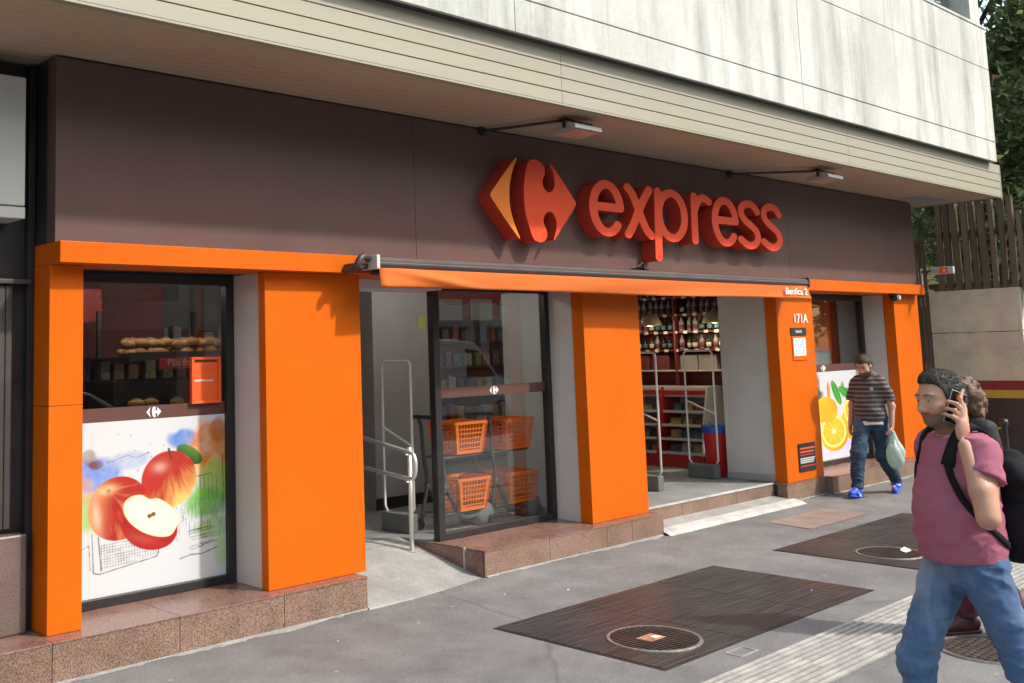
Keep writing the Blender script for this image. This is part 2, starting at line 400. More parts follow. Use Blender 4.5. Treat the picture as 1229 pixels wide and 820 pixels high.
def steel_plate(label, x0, x1, y0, y1, seams, covers):
    t = thing('steel_plate', label, 'steel plate', ((x0+x1)/2, (y0+y1)/2, 0), group='steel plates set into the pavement')
    off = ((x0+x1)/2, (y0+y1)/2, 0)
    ed = [x0]+seams+[x1]
    for a, b in zip(ed[:-1], ed[1:]): bx('plate_panel', M_PLATE, t, a+0.003, b-0.003, y0, y1, -0.03, 0.006, 0.0015, off)
    f = MB(off); w = 0.018
    for (a, b, c, d) in ((x0-w, x1+w, y0-w, y0-0.002), (x0-w, x1+w, y1+0.002, y1+w), (x0-w, x0-0.002, y0-0.001, y1+0.001), (x1+0.002, x1+w, y0-0.001, y1+0.001)): f.box(a, b, c, d, -0.03, 0.004)
    f.build('plate_frame', M_FRAME, t)
    for (cx, cy, r, pt) in covers: round_cover(t, 'round_cover', cx, cy, r, 0.007, off=off, paint=pt)
    return t
steel_plate('large rust-streaked steel plate with round grating, nearest the shop step', 5.245, 7.91, 3.695, 5.02, [6.13, 7.10], [(5.73, 4.10, 0.30, True)])
steel_plate('farther rust-streaked steel plate with white litter on its round cover', 8.86, 11.56, 3.70, 4.98, [9.76, 10.66], [(9.34, 4.17, 0.28, False)])
t = thing('manhole_cover', 'small round honeycomb manhole cover behind the man on the phone', 'manhole cover', (6.89, 2.50, 0.002))
round_cover(t, 'cover', 6.89, 2.50, 0.31, 0.004, honey=True, off=(6.89, 2.50, 0.002))
M_REDCEM = ground_mat('reddish_cement', (0.24, 0.175, 0.145, 1), (0.30, 0.215, 0.175, 1), (0.12, 0.09, 0.08, 1), scale=1.8, crack=False)
mb = MB()
for i in range(8):
    for j in range(4):
        pass
pts = [(x, y) for x in np.linspace(10.05, 11.28, 9) for y in np.linspace(5.24, 5.72, 5)]
mb.add([(x, y, gz(x, y)+0.005) for x, y in pts], [(i*5+j, (i+1)*5+j, (i+1)*5+j+1, i*5+j+1) for i in range(8) for j in range(4)])
tag(mb.build('repair_patch', M_REDCEM), 'reddish cement repair patch in the pavement before the doorway', 'pavement patch', kind=None)
bx_o = MB((5.86, 3.56, 0))
for a in ((5.76, 5.96, 3.50, 3.515), (5.76, 5.96, 3.605, 3.62), (5.76, 5.775, 3.515, 3.605), (5.945, 5.96, 3.515, 3.605)): bx_o.box(*a, -0.02, 0.004)
o = bx_o.build('valve_frame', M_CEMENT); o.location = (5.86, 3.56, 0)
tag(o, 'small rectangular valve frame between steel plate and tactile strip', 'valve cover')
mb = MB()
for (x, y, s) in ((0, 0, 1), (0.05, 0.03, 0.8)):
    mb.add([(x-0.05*s, y-0.03, 0.0), (x+0.05*s, y-0.035, 0.004), (x+0.07*s, y+0.02, 0.018), (x, y+0.03, 0.006), (x-0.06*s, y+0.02, 0.014)], [(0, 1, 2, 3, 4)])
o = mb.build('paper_scrap', M_WHITE); o.location = (9.46, 4.09, 0.016); tag(o, 'crumpled white paper scrap on the farther steel plate', 'litter')

bit = None
for (x, y) in ((4.3, 5.55), (5.95, 5.6), (7.6, 4.0), (6.4, 5.35)):
    if bit is None:
        mb = MB(); mb.add([(-0.018, -0.008, 0), (0.016, -0.011, 0.003), (0.02, 0.009, 0.001), (0.0, 0.012, 0.005), (-0.015, 0.01, 0)], [(0, 1, 2, 3, 4)]); bit = mb.build('paper_bit', M_WHITE); o = bit
    else: o = bit.copy(); C.objects.link(o)
    o.location = (x, y, gz(x, y)+0.008); o.rotation_euler = (0, 0, rnd.uniform(0, 6)); k_ = rnd.uniform(.4, .75); o.scale = (k_, k_, 1)
    tag(o, 'tiny white paper bit lying on the pavement', 'litter', 'tiny paper bits on the pavement')

# ------------------------------------------------------------------ tactile paving, every ribbed tile a piece
M_TACT = ground_mat('tactile_tile', (0.36, 0.345, 0.32, 1), (0.47, 0.45, 0.42, 1), (0.24, 0.23, 0.215, 1), scale=2.0, crack=False, light=(0.62, 0.60, 0.57, 1))
M_TACTD = ground_mat('tactile_groove', (0.19, 0.18, 0.17, 1), (0.27, 0.26, 0.24, 1), (0.12, 0.115, 0.11, 1), scale=2.0, crack=False)
tp = bpy.data.objects.new('tactile_paving', None); C.objects.link(tp); tag(tp, kind='structure')
bx('tile_bed', M_PAVE, tp, -1.5, 14.5, 2.885, 3.405, -0.02, 0.0025)
tm = MB().box(-0.1243, 0.1243, -0.1243, 0.1243, 0.0, 0.008, 0.0015)
nbase = len(tm.f)
for i in range(5): tm.box(-0.1235, 0.1235, -0.113+i*0.050, -0.087+i*0.050, 0.0081, 0.0145)
t0 = tm.build('tile', M_TACT, tp); first = True
t0.data.materials.append(M_TACTD)
for i_, p_ in enumerate(t0.data.polygons): p_.material_index = 1 if i_ < nbase else 0
for i in range(46):
    for j in range(2):
        k = t0 if first else t0.copy()
        if not first: C.objects.link(k)
        first = False; k.parent = tp
        k.location = (1.0+i*0.25+(0.05 if j else 0), 3.02+j*0.25, 0.003+rnd.uniform(-0.001, 0.001)); k.rotation_euler = (rnd.uniform(-.003, .003), rnd.uniform(-.003, .003), rnd.uniform(-.003, .003)+(PI if rnd.random() < .5 else 0))

# ------------------------------------------------------------------ the shop building
B = thing('shop_building', 'supermarket building with orange pillars, brown fascia and stained white upper wall', 'building', (9, 6.5, 0))
BO = (9, 6.5, 0)
PZ = 0.238
def bbx(name, m, parent, x0, x1, y0, y1, z0, z1, b=0.0): return bx(name, m, parent, x0, x1, y0, y1, z0, z1, b, BO)
def epart(name): return empty_part(name, B)

# plinth of granite stones
pl = epart('plinth')
def plinth(edges, yf, yb, z0=-0.06, top=True, topx=None):
    for a, b in zip(edges[:-1], edges[1:]):
        bbx('stone', M_GRANITE, pl, a+0.002, b-0.002, yf, yf+0.12, z0, PZ-0.014, 0.002)
    bbx('backing', M_DARK, pl, edges[0]+0.004, edges[-1]-0.004, yf+0.006, yb, z0, PZ-0.016)
    if top:
        for a, b in zip(edges[:-1], edges[1:]):
            bbx('coping_slab', M_GRANTOP, pl, a+0.0015, b-0.0015, yf-0.003, yb, PZ-0.013, PZ, 0.002)
plinth([-3.0, -2.1, -1.2, -0.3, 0.6, 1.3, 2.0, 2.60, 3.44, 4.25, 4.995], 6.075, 6.70)
plinth([6.24, 7.05, 7.86, 8.24, 8.75], 6.078, 6.70)
for a, b in ((6.10, 6.29), (6.31, 6.95)): bbx('stone', M_GRANTOP, pl, 6.228, 6.2395, a, b, -0.05, PZ-0.014)
bbx('metal_strip', M_ALU, pl, 6.222, 6.24, 6.29, 6.31, -0.02, PZ+0.002)
plinth([8.75, 9.50, 9.98, 10.55, 11.37], 6.36, 6.9, top=False)
bbx('nosing', M_WCEMENT, pl, 8.76, 11.37, 6.352, 6.40, PZ-0.012, PZ+0.004, 0.003)
plinth([11.37, 12.30], 6.196, 6.70)
plinth([12.302, 13.1, 14.0, 14.9, 15.50], 6.11, 6.70)

# apron in front of the right doorway, ramp in the left one
ap = epart('door_apron')
MB(BO).prism([(6.359, 0.098), (6.16, 0.072), (6.16, -0.02), (6.359, -0.02)], 0, 8.77, 11.36).build('slope', M_CEMENT, ap)
n = 24; mb = MB(BO)
for i in range(n):
    a = 8.73+(11.42-8.73)*i/n; b = 8.73+(11.42-8.73)*(i+1)/n
    j0 = 5.99+0.004*math.sin(i*1.7); j1 = 5.99+0.004*math.sin((i+1)*1.7)
    za, zb = gz(a, 6.0), gz(b, 6.0)
    mb.add([(a, j0, za+0.001), (b, j1, zb+0.001), (b, 6.05, zb+0.028), (a, 6.05, za+0.028), (b, 6.159, 0.076), (a, 6.159, 0.076), (b, 6.159, 0.02), (a, 6.159, 0.02)],
           [(0, 1, 2, 3), (3, 2, 4, 5), (5, 4, 6, 7)])
mb.build('white_edge', M_WCEMENT, ap)
mb = MB(BO)
ry = [(6.045, -0.006), (6.062, 0.012), (6.10, 0.024), (6.5, 0.112), (6.92, 0.20), (7.12, 0.236), (7.3, 0.239)]
for (y0, z0), (y1, z1) in zip(ry[:-1], ry[1:]): mb.add([(4.99, y0, z0), (6.235, y0, z0), (6.235, y1, z1), (4.99, y1, z1)], [(0, 1, 2, 3)])
mb.build('ramp', M_CEMENT, B)

# ragged mortar smears where the plinth meets the pavement
ms = MB(BO); r5 = random.Random(21)
for a, b, yf in ((-0.5, 4.99, 6.074), (6.25, 8.74, 6.077), (11.4, 12.3, 6.195), (12.31, 15.4, 6.109)):
    x = a; w0 = 0.03
    while x < b-0.001:
        x1 = min(b, x+r5.uniform(0.03, 0.09)); w1_ = max(0.004, min(0.10, w0+r5.gauss(0, 0.018)-(w0-0.032)*0.25))
        ms.add([(x, yf-w0, gz(x, yf-w0)+0.0025), (x1, yf-w1_, gz(x1, yf-w1_)+0.0025), (x1, yf+0.003, gz(x1, yf)+0.012), (x, yf+0.003, gz(x, yf)+0.012)], [(0, 1, 2, 3)])
        x = x1; w0 = w1_
ms.build('mortar_smear', M_CEMENT, B, kind='stuff')

# pillars, trim band, fascia
def pillar(x0, x1, y0=6.21, split=None, yb=6.296, core=0.41):
    e = epart('pillar')
    zs = [PZ+0.002] + ([split] if split else []) + [2.474]
    for a, b in zip(zs[:-1], zs[1:]): bbx('cladding_panel', M_ORANGE, e, x0, x1, y0, yb, a+(0.0015 if a > 1 else 0), b-(0.0015 if b < 2 else 0), 0.0025)
    if yb < 6.4: bbx('pillar_core', M_ORANGE, e, x0+core, x1-0.002, yb+0.002, 6.505, PZ+0.002, 2.474)
    return e
pillar(2.63, 2.85, 6.228, 1.60, 6.50)
pillar(4.215, 5.095); pillar(7.825, 8.705, yb=6.35, core=0.53); pillar(11.425, 12.295, yb=6.36, core=0.34); pillar(14.62, 15.41, yb=6.35, core=0.49)
for a, b in ((2.632, 5.3), (5.304, 8.6), (8.604, 11.9), (11.904, 15.36)): bbx('trim_band', M_ORANGE, B, a, b, 6.08, 6.505, 2.476, 2.61, 0.003)
for a, b in ((2.637, 5.67), (5.673, 8.71), (8.713, 11.75), (11.753, 15.35)): bbx('fascia_panel', M_BROWN, B, a, b, 6.17, 6.30, 2.611, 3.79, 0.002)
bbx('fascia_return', M_DARK, B, 2.634, 2.70, 6.302, 6.50, 2.611, 3.79)
bbx('fascia_core', M_DARK, B, 2.71, 15.34, 6.301, 6.9, 2.62, 3.79)
bbx('lintel', M_GREYWALL, B, 5.10, 6.28, 6.52, 6.9, 2.40, 2.475)
bbx('lintel_core', M_FRAME, B, 2.86, 15.3, 6.52, 6.9, 2.4755, 2.60)
# grey returns beside the windows and doors
for x0, x1, yb in ((4.236, 4.62, 6.74), (7.852, 8.35, 6.74), (11.462, 11.75, 7.0), (14.64, 15.1, 6.74)):
    bbx('jamb', M_GREYWALL, B, x0, x1, 6.30 if x0 < 5 else 6.364, yb, PZ+0.001, 2.474)
bbx('skirting', M_ALU, B, 11.45, 11.4615, 6.37, 7.0, PZ+0.003, PZ+0.085)
bbx('jamb', M_GREYWALL, B, 4.63, 5.05, 6.51, 7.3, PZ+0.001, 2.474)
bbx('jamb', M_GREYWALL, B, 8.36, 8.69, 6.51, 7.75, PZ+0.001, 2.474)
bbx('jamb', M_GREYWALL, B, 11.77, 12.28, 6.51, 6.72, PZ+0.001, 2.474)
# canopy: face boards, soffit slats
M_BEIGE = mat('beige_aluminium', (0.31, 0.288, 0.225, 1), 0.55, var=0.07, vscale=0.8, bump=0.03, bscale=10, stretch=(0.2, 1, 3))
M_SOFFIT = mat('soffit_slat', (0.46, 0.35, 0.25, 1), 0.5, var=0.12, vscale=1.3, stretch=(0.25, 2, 1))
cp = epart('canopy')
zed = [3.816, 3.922, 4.030, 4.138, 4.272]
xed = [-4, 0.9, 6.42, 11.4, 16.05]
for a, b in zip(xed[:-1], xed[1:]):
    for z0, z1 in zip(zed[:-1], zed[1:]): bbx('board', M_BEIGE, cp, a+0.0015, b-0.0015, 5.20, 5.24, z0+0.004, z1-0.004, 0.002)
    bbx('edge_lip', M_BEIGE, cp, a, b, 5.192, 5.25, 3.799, 3.815, 0.002)
bbx('canopy_core', M_FRAME, cp, -4, 16.04, 5.228, 6.16, 3.84, 4.27)
bbx('end_board', M_BEIGE, cp, 16.051, 16.07, 5.196, 6.7, 3.80, 4.27, 0.003)
s0 = MB(BO).box(-4, 15.98, 5.256, 5.352, 3.806, 3.822, 0.003).build('slat', M_SOFFIT, cp)
for i in range(1, 30):
    s = s0.copy(); C.objects.link(s); s.location = (0, 0.1*i, 0)
bbx('soffit_backing', M_FRAME, cp, -4, 16.03, 5.26, 8.2, 3.825, 3.838)
g = MB(BO)
for i in range(9): g.box(14.75+i*0.11, 14.83+i*0.11, 5.75, 6.05, 3.797, 3.805)
g.build('vent_grille', M_ALU, cp)
# stained upper wall in panels, window strip above
def streak_mat():
    m, nt, p = base_mat('stained_white_concrete'); N = nt.nodes; L = nt.links
    tc = N.new('ShaderNodeTexCoord')
    def n_(sc, st, det=6):
        mp = N.new('ShaderNodeMapping'); mp.inputs['Scale'].default_value = st; L.new(tc.outputs['Object'], mp.inputs['Vector'])
        n = N.new('ShaderNodeTexNoise'); n.inputs['Scale'].default_value = sc; n.inputs['Detail'].default_value = det; n.inputs['Roughness'].default_value = 0.65; L.new(mp.outputs[0], n.inputs['Vector']); return n.outputs['Fac']
    def ramp(fac, p0, c0, p1, c1):
        r = N.new('ShaderNodeValToRGB'); r.color_ramp.elements[0].position = p0; r.color_ramp.elements[1].position = p1
        r.color_ramp.elements[0].color = (c0, c0, c0*0.98, 1); r.color_ramp.elements[1].color = (c1, c1, c1*0.98, 1); L.new(fac, r.inputs['Fac']); return r.outputs['Color']
    a = ramp(n_(1.0, (2.3, 1, 0.30)), 0.47, 1.0, 0.72, 0.58)
    b = ramp(n_(1.0, (7, 1, 0.55)), 0.52, 1.0, 0.78, 0.66)
    c = ramp(n_(0.8, (1, 1, 0.6), 8), 0.36, 0.80, 0.58, 1.04)
    d = ramp(n_(26, (1, 1, 1), 3), 0.3, 0.92, 0.7, 1.04)
    out = None
    for t_ in (a, b, c, d):
        if out is None:
            x = N.new('ShaderNodeMix'); x.data_type = 'RGBA'; x.blend_type = 'MULTIPLY'; x.inputs['Factor'].default_value = 1; x.inputs['A'].default_value = (0.55, 0.558, 0.558, 1)
        else:
            x = N.new('ShaderNodeMix'); x.data_type = 'RGBA'; x.blend_type = 'MULTIPLY'; x.inputs['Factor'].default_value = 1; L.new(out, x.inputs['A'])
        L.new(t_, x.inputs['B']); out = x.outputs['Result']
    L.new(out, p.inputs['Base Color']); p.inputs['Roughness'].default_value = 0.85
    bu = N.new('ShaderNodeBump'); bu.inputs['Strength'].default_value = 0.25; bu.inputs['Distance'].default_value = 0.006; L.new(n_(30, (1, 1, 1), 5), bu.inputs['Height']); L.new(bu.outputs[0], p.inputs['Normal'])
    return m
M_CONC = streak_mat()
uw = epart('upper_wall')
xe = [-4, 1.3, 5.78, 10.24, 15.69]
for k, (z0, z1) in enumerate(((4.262, 4.54), (4.545, 5.565), (5.57, 6.15))):
    ee = xe if k < 2 else [-4, -1, 3.4, 8.0, 12.4, 15.69]
    for a, b in zip(ee[:-1], ee[1:]): bbx('panel', M_CONC, uw, a+0.003, b-0.003, 5.10+rnd.uniform(0, .003), 5.20, z0+0.003, z1-0.003, 0.003)
bbx('wall_core', M_DARK, uw, -4, 15.68, 5.135, 5.42, 4.262, 6.14)
bbx('sill', M_CONC, uw, -4, 15.71, 5.09, 5.5, 6.152, 6.19, 0.004)
uwin = epart('upper_windows')
for i, x in enumerate([3.0, 5.1, 7.2, 9.3, 11.4, 13.5, 15.35]):
    bbx('mullion', M_CONC, uwin, x, x+0.34, 5.16, 5.5, 6.191, 7.9)
    if x < 15:
        bbx('frame', M_ALU, uwin, x+0.36, x+2.08, 5.40, 5.44, 6.195, 6.25); bbx('frame', M_ALU, uwin, x+1.2, x+1.25, 5.40, 5.44, 6.25, 7.9)
        bbx('pane', GLASS, uwin, x+0.35, x+2.09, 5.417, 5.425, 6.25, 7.9)
bbx('upper_storeys', M_CONC, B, -6, 15.69, 5.12, 16, 7.9, 13)
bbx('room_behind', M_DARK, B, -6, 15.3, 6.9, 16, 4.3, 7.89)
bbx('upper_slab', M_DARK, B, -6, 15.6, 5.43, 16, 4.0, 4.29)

# neighbour on the left
NB = thing('neighbour_front', 'dark neighbouring shop front with brown stone base left of the orange pillar', 'building', (0, 6.5, 0))
NO = (0, 6.5, 0)
bx('wall', M_DARK, NB, -6, 2.62, 6.52, 6.8, PZ, 3.8, 0, NO)
M_ROLLER = mat('dark_roller_shutter', (0.050, 0.042, 0.038, 1), 0.5, var=0.25, vscale=3)
for i in range(26): bx('shutter_slat', M_ROLLER, NB, 2.54-0.045*(i+1)-0.043, 2.54-0.045*(i+1), 6.47, 6.515, 0.86, 2.36, 0.008, NO)
bx('shutter_rail', M_ROLLER, NB, 1.2, 2.60, 6.44, 6.518, 2.365, 2.395, 0.004, NO)
bx('stone_base', mat('brown_stone', (0.15, 0.105, 0.09, 1), 0.35, var=0.2, speck=0.3), NB, -6, 2.575, 6.40, 6.515, PZ+0.002, 0.83, 0.012, NO)
bx('corner_strip', M_FRAME, NB, 2.585, 2.628, 6.46, 6.515, PZ+0.002, 3.79, 0.003, NO)
t = thing('light_box', 'pale grey box sign high on the dark neighbouring wall', 'sign box', (1.9, 6.4, 2.76))
M_PALE = mat('pale_grey_plastic', (0.48, 0.49, 0.48, 1), 0.4, var=0.04)
bx('casing', M_PALE, t, 1.2, 2.475, 6.24, 6.515, 2.83, 3.64, 0.008, (1.9, 6.4, 2.76)); bx('lower_lid', M_PALE, t, 1.2, 2.475, 6.235, 6.515, 2.75, 2.822, 0.006, (1.9, 6.4, 2.76))
# ------------------------------------------------------------------ emblem outlines (world X,Z on the sign's front plane)
WING = [(6.405, 3.205), (6.395, 3.183), (6.405, 3.160)] + catmull([(6.560, 2.995), (6.725, 2.838), (6.745, 2.836), (6.690, 2.94), (6.645, 3.06), (6.633, 3.19), (6.648, 3.31), (6.692, 3.43), (6.742, 3.522), (6.722, 3.525), (6.56, 3.368)], 5)
BODY = (catmull([(7.010, 2.803), (6.93, 2.83), (6.875, 2.94), (6.835, 3.06), (6.823, 3.18), (6.830, 3.30), (6.862, 3.43), (6.905, 3.52), (6.975, 3.547), (7.055, 3.535), (7.112, 3.49), (7.112, 3.42), (7.085, 3.375), (7.090, 3.31), (7.149, 3.265), (7.215, 3.285), (7.246, 3.34), (7.242, 3.43), (7.198, 3.515)], 6)
        + catmull([(7.212, 3.524), (7.30, 3.445), (7.42, 3.325), (7.525, 3.215), (7.538, 3.188), (7.520, 3.155), (7.42, 3.05), (7.30, 2.925), (7.206, 2.832)], 5)
        + catmull([(7.200, 2.838), (7.242, 2.93), (7.249, 3.01), (7.215, 3.07), (7.152, 3.090), (7.090, 3.05), (7.072, 2.985), (7.105, 2.925), (7.110, 2.86), (7.070, 2.815)], 6))
M_SRED = mat('sign_red_face', (0.74, 0.070, 0.022, 1), 0.5, spec=0.2, var=0.04, rvar=0.04)
M_SRIM = mat('sign_red_side', (0.46, 0.050, 0.024, 1), 0.45, var=0.06)
M_SYEL = mat('sign_amber_face', (0.83, 0.215, 0.028, 1), 0.5, spec=0.2, var=0.10, vscale=1.6)
ctr = lambda lp: [(x-6.97, z-3.185) for x, z in lp]
def mini_logo(parent, x, y, z, h):
    s = h/0.745
    return curve_mesh('emblem', [[(a*s, b*s) for a, b in ctr(WING)], [(a*s, b*s) for a, b in ctr(BODY)]], 0.0008, M_WHITE, parent, matrix=Matrix.Translation(tuple(-Vector(BO))) @ facing(x, y, z))

# ------------------------------------------------------------------ shop windows with posters
M_VINYL = mat('brown_vinyl', (0.115, 0.050, 0.042, 1), 0.4, var=0.05)
M_POSTER = vcol_mat('poster_print', 0.42, spec=0.4)
def grid_print(name, x0, x1, z0, z1, y, fn, nx, nz, parent):
    U, V = np.meshgrid(np.linspace(0, 1, nx), np.linspace(0, 1, nz), indexing='ij')
    col = fn(U, 1-V)                       # t grows downwards
    X = x0+U*(x1-x0)-BO[0]; Z = z0+V*(z1-z0)-BO[2]
    vs = np.stack([X, np.full_like(X, y-BO[1]), Z], -1).reshape(-1, 3)
    idx = np.arange(nx*nz).reshape(nx, nz)
    q = np.stack([idx[:-1, :-1], idx[1:, :-1], idx[1:, 1:], idx[:-1, 1:]], -1).reshape(-1, 4)
    me = bpy.data.meshes.new(name); me.from_pydata(vs.tolist(), [], q.tolist())
    at = me.color_attributes.new('Col', 'FLOAT_COLOR', 'POINT')
    rgba = np.ones((nx*nz, 4), np.float32); rgba[:, :3] = np.clip(col.reshape(-1, 3), 0, 1)
    at.data.foreach_set('color', rgba.ravel())
    me.materials.append(M_POSTER)
    o = bpy.data.objects.new(name, me); C.objects.link(o); o.parent = parent
    return o
S = lambda r, g, b: np.array(lin(r, g, b)[:3])
def blend(c, m, col): return c*(1-m[..., None])+np.asarray(col)*m[..., None]
def sm(d, w): return np.clip(0.5-d/w, 0, 1)
def ell(u, t, cu, ct, ru, rt, ang=0.0, asp=0.93):
    # aspect keeps angles true on the print
    x = (u-cu)*asp; y = (t-ct); ca, sa = math.cos(ang), math.sin(ang)
    xr = x*ca+y*sa; yr = -x*sa+y*ca
    return np.sqrt((xr/(ru*asp))**2+(yr/rt)**2), xr/(ru*asp), yr/rt
def apples(u0, t):
    u = (u0*1.265-0.15)/1.115
    n1 = fbm(u*5, t*5, 0.3, 5, 3); n2 = fbm(u*14, t*14, 1.3, 4, 9); n3 = fbm(u*40, t*40, 2.1, 3, 5)
    c = np.ones(u.shape+(3,))*np.array([0.58, 0.60, 0.62])
    wob = (n1-0.47)*0.5+(n2-0.47)*0.25
    def wash(cu, ct, ru, rt, col, a=0.85):
        nonlocal c
        d = np.sqrt(((u-cu)/ru)**2+((t-ct)/rt)**2)-1+wob*2.2
        c = blend(c, np.clip(sm(d, 0.35)*a*(0.55+n2*0.9), 0, 1), col)
    wash(0.10, 0.30, 0.16, 0.10, S(95, 130, 205)); wash(0.69, 0.14, 0.11, 0.06, S(70, 120, 200)); wash(0.30, 0.24, 0.14, 0.05, S(150, 165, 205), .6)
    wash(0.90, 0.22, 0.16, 0.17, S(225, 140, 50)); wash(0.95, 0.10, 0.06, 0.08, S(205, 120, 60), .8); wash(0.75, 0.31, 0.07, 0.1, S(245, 200, 120), .7)
    wash(0.93, 0.42, 0.12, 0.14, S(150, 185, 80)); wash(0.85, 0.55, 0.17, 0.10, S(110, 175, 75)); wash(0.90, 0.70, 0.16, 0.08, S(150, 190, 110), .8); wash(0.96, 0.83, .06, .12, S(165, 205, 130), .7)
    wash(0.06, 0.52, 0.10, 0.10, S(150, 190, 90)); wash(0.05, 0.20, 0.05, 0.05, S(120, 90, 80), .6); wash(0.02, 0.38, 0.05, 0.08, S(200, 150, 110), .6)
    wash(0.09, 0.245, 0.05, 0.03, S(110, 65, 60), .8)
    for k in range(26):
        r = random.Random(k); cu, ct = r.uniform(0.02, 0.95), r.uniform(0.05, 0.32)
        c = blend(c, sm(np.hypot((u-cu)*0.93, t-ct)-r.uniform(.002, .006), 0.006)*0.7, S(90, 100, 150) if k % 3 else S(120, 70, 60))
    ink = S(60, 62, 66)
    def line(pts, w=0.0035, a=0.8):
        nonlocal c
        d = np.full(u.shape, 9.0)
        for (a0, b0), (a1, b1) in zip(pts[:-1], pts[1:]):
            px, py = (u-a0)*0.93, t-b0; dx, dy = (a1-a0)*0.93, b1-b0
            h = np.clip((px*dx+py*dy)/(dx*dx+dy*dy+1e-9), 0, 1); d = np.minimum(d, np.hypot(px-h*dx, py-h*dy))
        c = blend(c, sm(d-w*0.5+(n3-0.47)*0.004, 0.004)*a, ink)
    r = random.Random(4)
    line([(0.07, 0.64), (0.08, 0.86), (0.12, 0.87), (0.5, 0.82), (0.52, 0.76)], .006); line([(0.11, 0.66), (0.13, 0.85)], .008)
    for k in range(22):
        x = 0.13+k*0.018; line([(x, 0.70+r.uniform(0, .04)), (x+0.004, 0.845-k*0.0018)], .003, .65)
    for k in range(9):
        y = 0.71+k*0.016; line([(0.13, y), (0.13+r.uniform(.1, .4), y-0.01)], .003, .6)
    for k in range(34):
        x = r.uniform(0.62, 0.99); y = r.uniform(0.50, 0.66); line([(x, y), (x+r.uniform(-.01, .01), y+r.uniform(.03, .1))], .003, .6)
    for k in range(16):
        x = r.uniform(0.72, 0.85); y = r.uniform(0.70, 0.82); line([(x, y), (x+r.uniform(.04, .12), y-0.012)], .0035, .8)
    for k in range(6): line([(0.78+0.03*k, 0.37), (0.785+0.03*k, 0.52)], .0035, .7)
    line([(0.72, 0.38), (0.90, 0.365)], .005); line([(0.66, 0.86), (0.74, 0.845), (0.82, 0.85), (0.93, 0.825)], .007); line([(0.98, 0.25), (0.985, 0.62)], .004)
    line([(0.0, 0.72), (0.05, 0.70), (0.06, 0.84)], .004); line([(0.2, 0.235), (0.30, 0.205), (0.36, 0.225), (0.45, 0.2)], .004, .6)
    d, x, y = ell(u, t, 0.815, 0.475, 0.035, 0.03); c = blend(c, sm(d-1, .15)*0.8, S(120, 190, 70))
    # leaf
    d, x, y = ell(u, t, 0.735, 0.235, 0.105, 0.048, 0.55); c = blend(c, sm(d-1, .06), S(75, 112, 50)*(0.8+0.6*np.clip(-y, -.5, 1))[..., None])
    # rear apple
    d, x, y = ell(u, t, 0.590, 0.372, 0.195, 0.170)
    sh = np.clip(x*0.6+y*0.7, -1, 1)[..., None]; stk = fbm(np.arctan2(y+1.0, x)*8, np.hypot(x, y+1.0)*1.1, 2.5, 3, 79)[..., None]; sh = sh+(stk-.45)*1.3
    col = S(206, 58, 44)*(1-np.clip(sh*1.1+.1, 0, 1))+S(240, 190, 105)*np.clip(sh*1.1+.1, 0, 1)
    col = col*(0.85+0.35*n2[..., None]); hl = np.exp(-(((x+0.35)/0.28)**2+((y+0.45)/0.2)**2)); col = blend(col, hl*0.5, S(250, 210, 190))
    c = blend(c, sm(d-1, .03), col)
    line([(0.60, 0.245), (0.585, 0.19)], .014, 1)
    # front apple
    d, x, y = ell(u, t, 0.245, 0.510, 0.205, 0.185, -0.12)
    sh = np.clip(-x*0.9-y*0.15, -1, 1)[..., None]
    stk = fbm(np.arctan2(y+0.62, x+0.26)*7, np.hypot(x+.26, y+.62)*1.2, 0.5, 3, 77)[..., None]
    col = S(196, 48, 42)*(1-np.clip(sh-.15, 0, 1))+S(238, 178, 120)*np.clip(sh-.15, 0, 1)
    col = col*(1-np.clip(stk*2.4-1.05, 0, .55))+S(236, 168, 96)*np.clip(stk*2.4-1.05, 0, .55)
    dd = np.exp(-(((x+0.28)/0.33)**2+((y+0.66)/0.16)**2)); col = blend(col*(0.82+0.4*n2[..., None]), dd*0.8, S(238, 205, 150))
    st = np.exp(-(((x+0.26)/0.09)**2+((y+0.62)/0.07)**2)); col = blend(col, st*0.8, S(120, 80, 50))
    hl = np.exp(-(((x+0.72)/0.14)**2+((y-0.1)/0.5)**2)); col = blend(col, hl*0.45, S(255, 225, 200))
    c = blend(c, sm(d-1, .025), col)
    # cut apple: skin below, flesh on top
    d, x, y = ell(u, t, 0.455, 0.650, 0.195, 0.125, 0.34); col = S(188, 40, 38)*(0.8+0.5*n2[..., None]); col = blend(col, np.exp(-((y-0.55)/.2)**2-((x+.2)/.5)**2)*0.35, S(235, 120, 90))
    c = blend(c, sm(d-1, .03), col)
    d, x, y = ell(u, t, 0.470, 0.580, 0.215, 0.105, 0.50); d = d+0.16*np.exp(-((x-.98)/.18)**2-(y/.5)**2)+0.22*np.exp(-((x+.35)/.16)**2-((y+.95)/.35)**2)
    c = blend(c, sm(d-1.01, .03), S(228, 214, 150)); c = blend(c, sm(d-0.96, .04), 0.82*S(252, 248, 222)*(0.93+0.1*n1[..., None]))
    red = np.clip((c[..., 0]-c[..., 1]*1.6)*2.2, 0, 1)[..., None]; c = c*(1-red*0.34)
    for du, dt in ((-0.012, 0.004), (0.014, -0.004)):
        e, _, _ = ell(u, t, 0.462+du, 0.574+dt, 0.016, 0.013); c = blend(c, sm(e-1, .2), S(120, 80, 40))
    return c
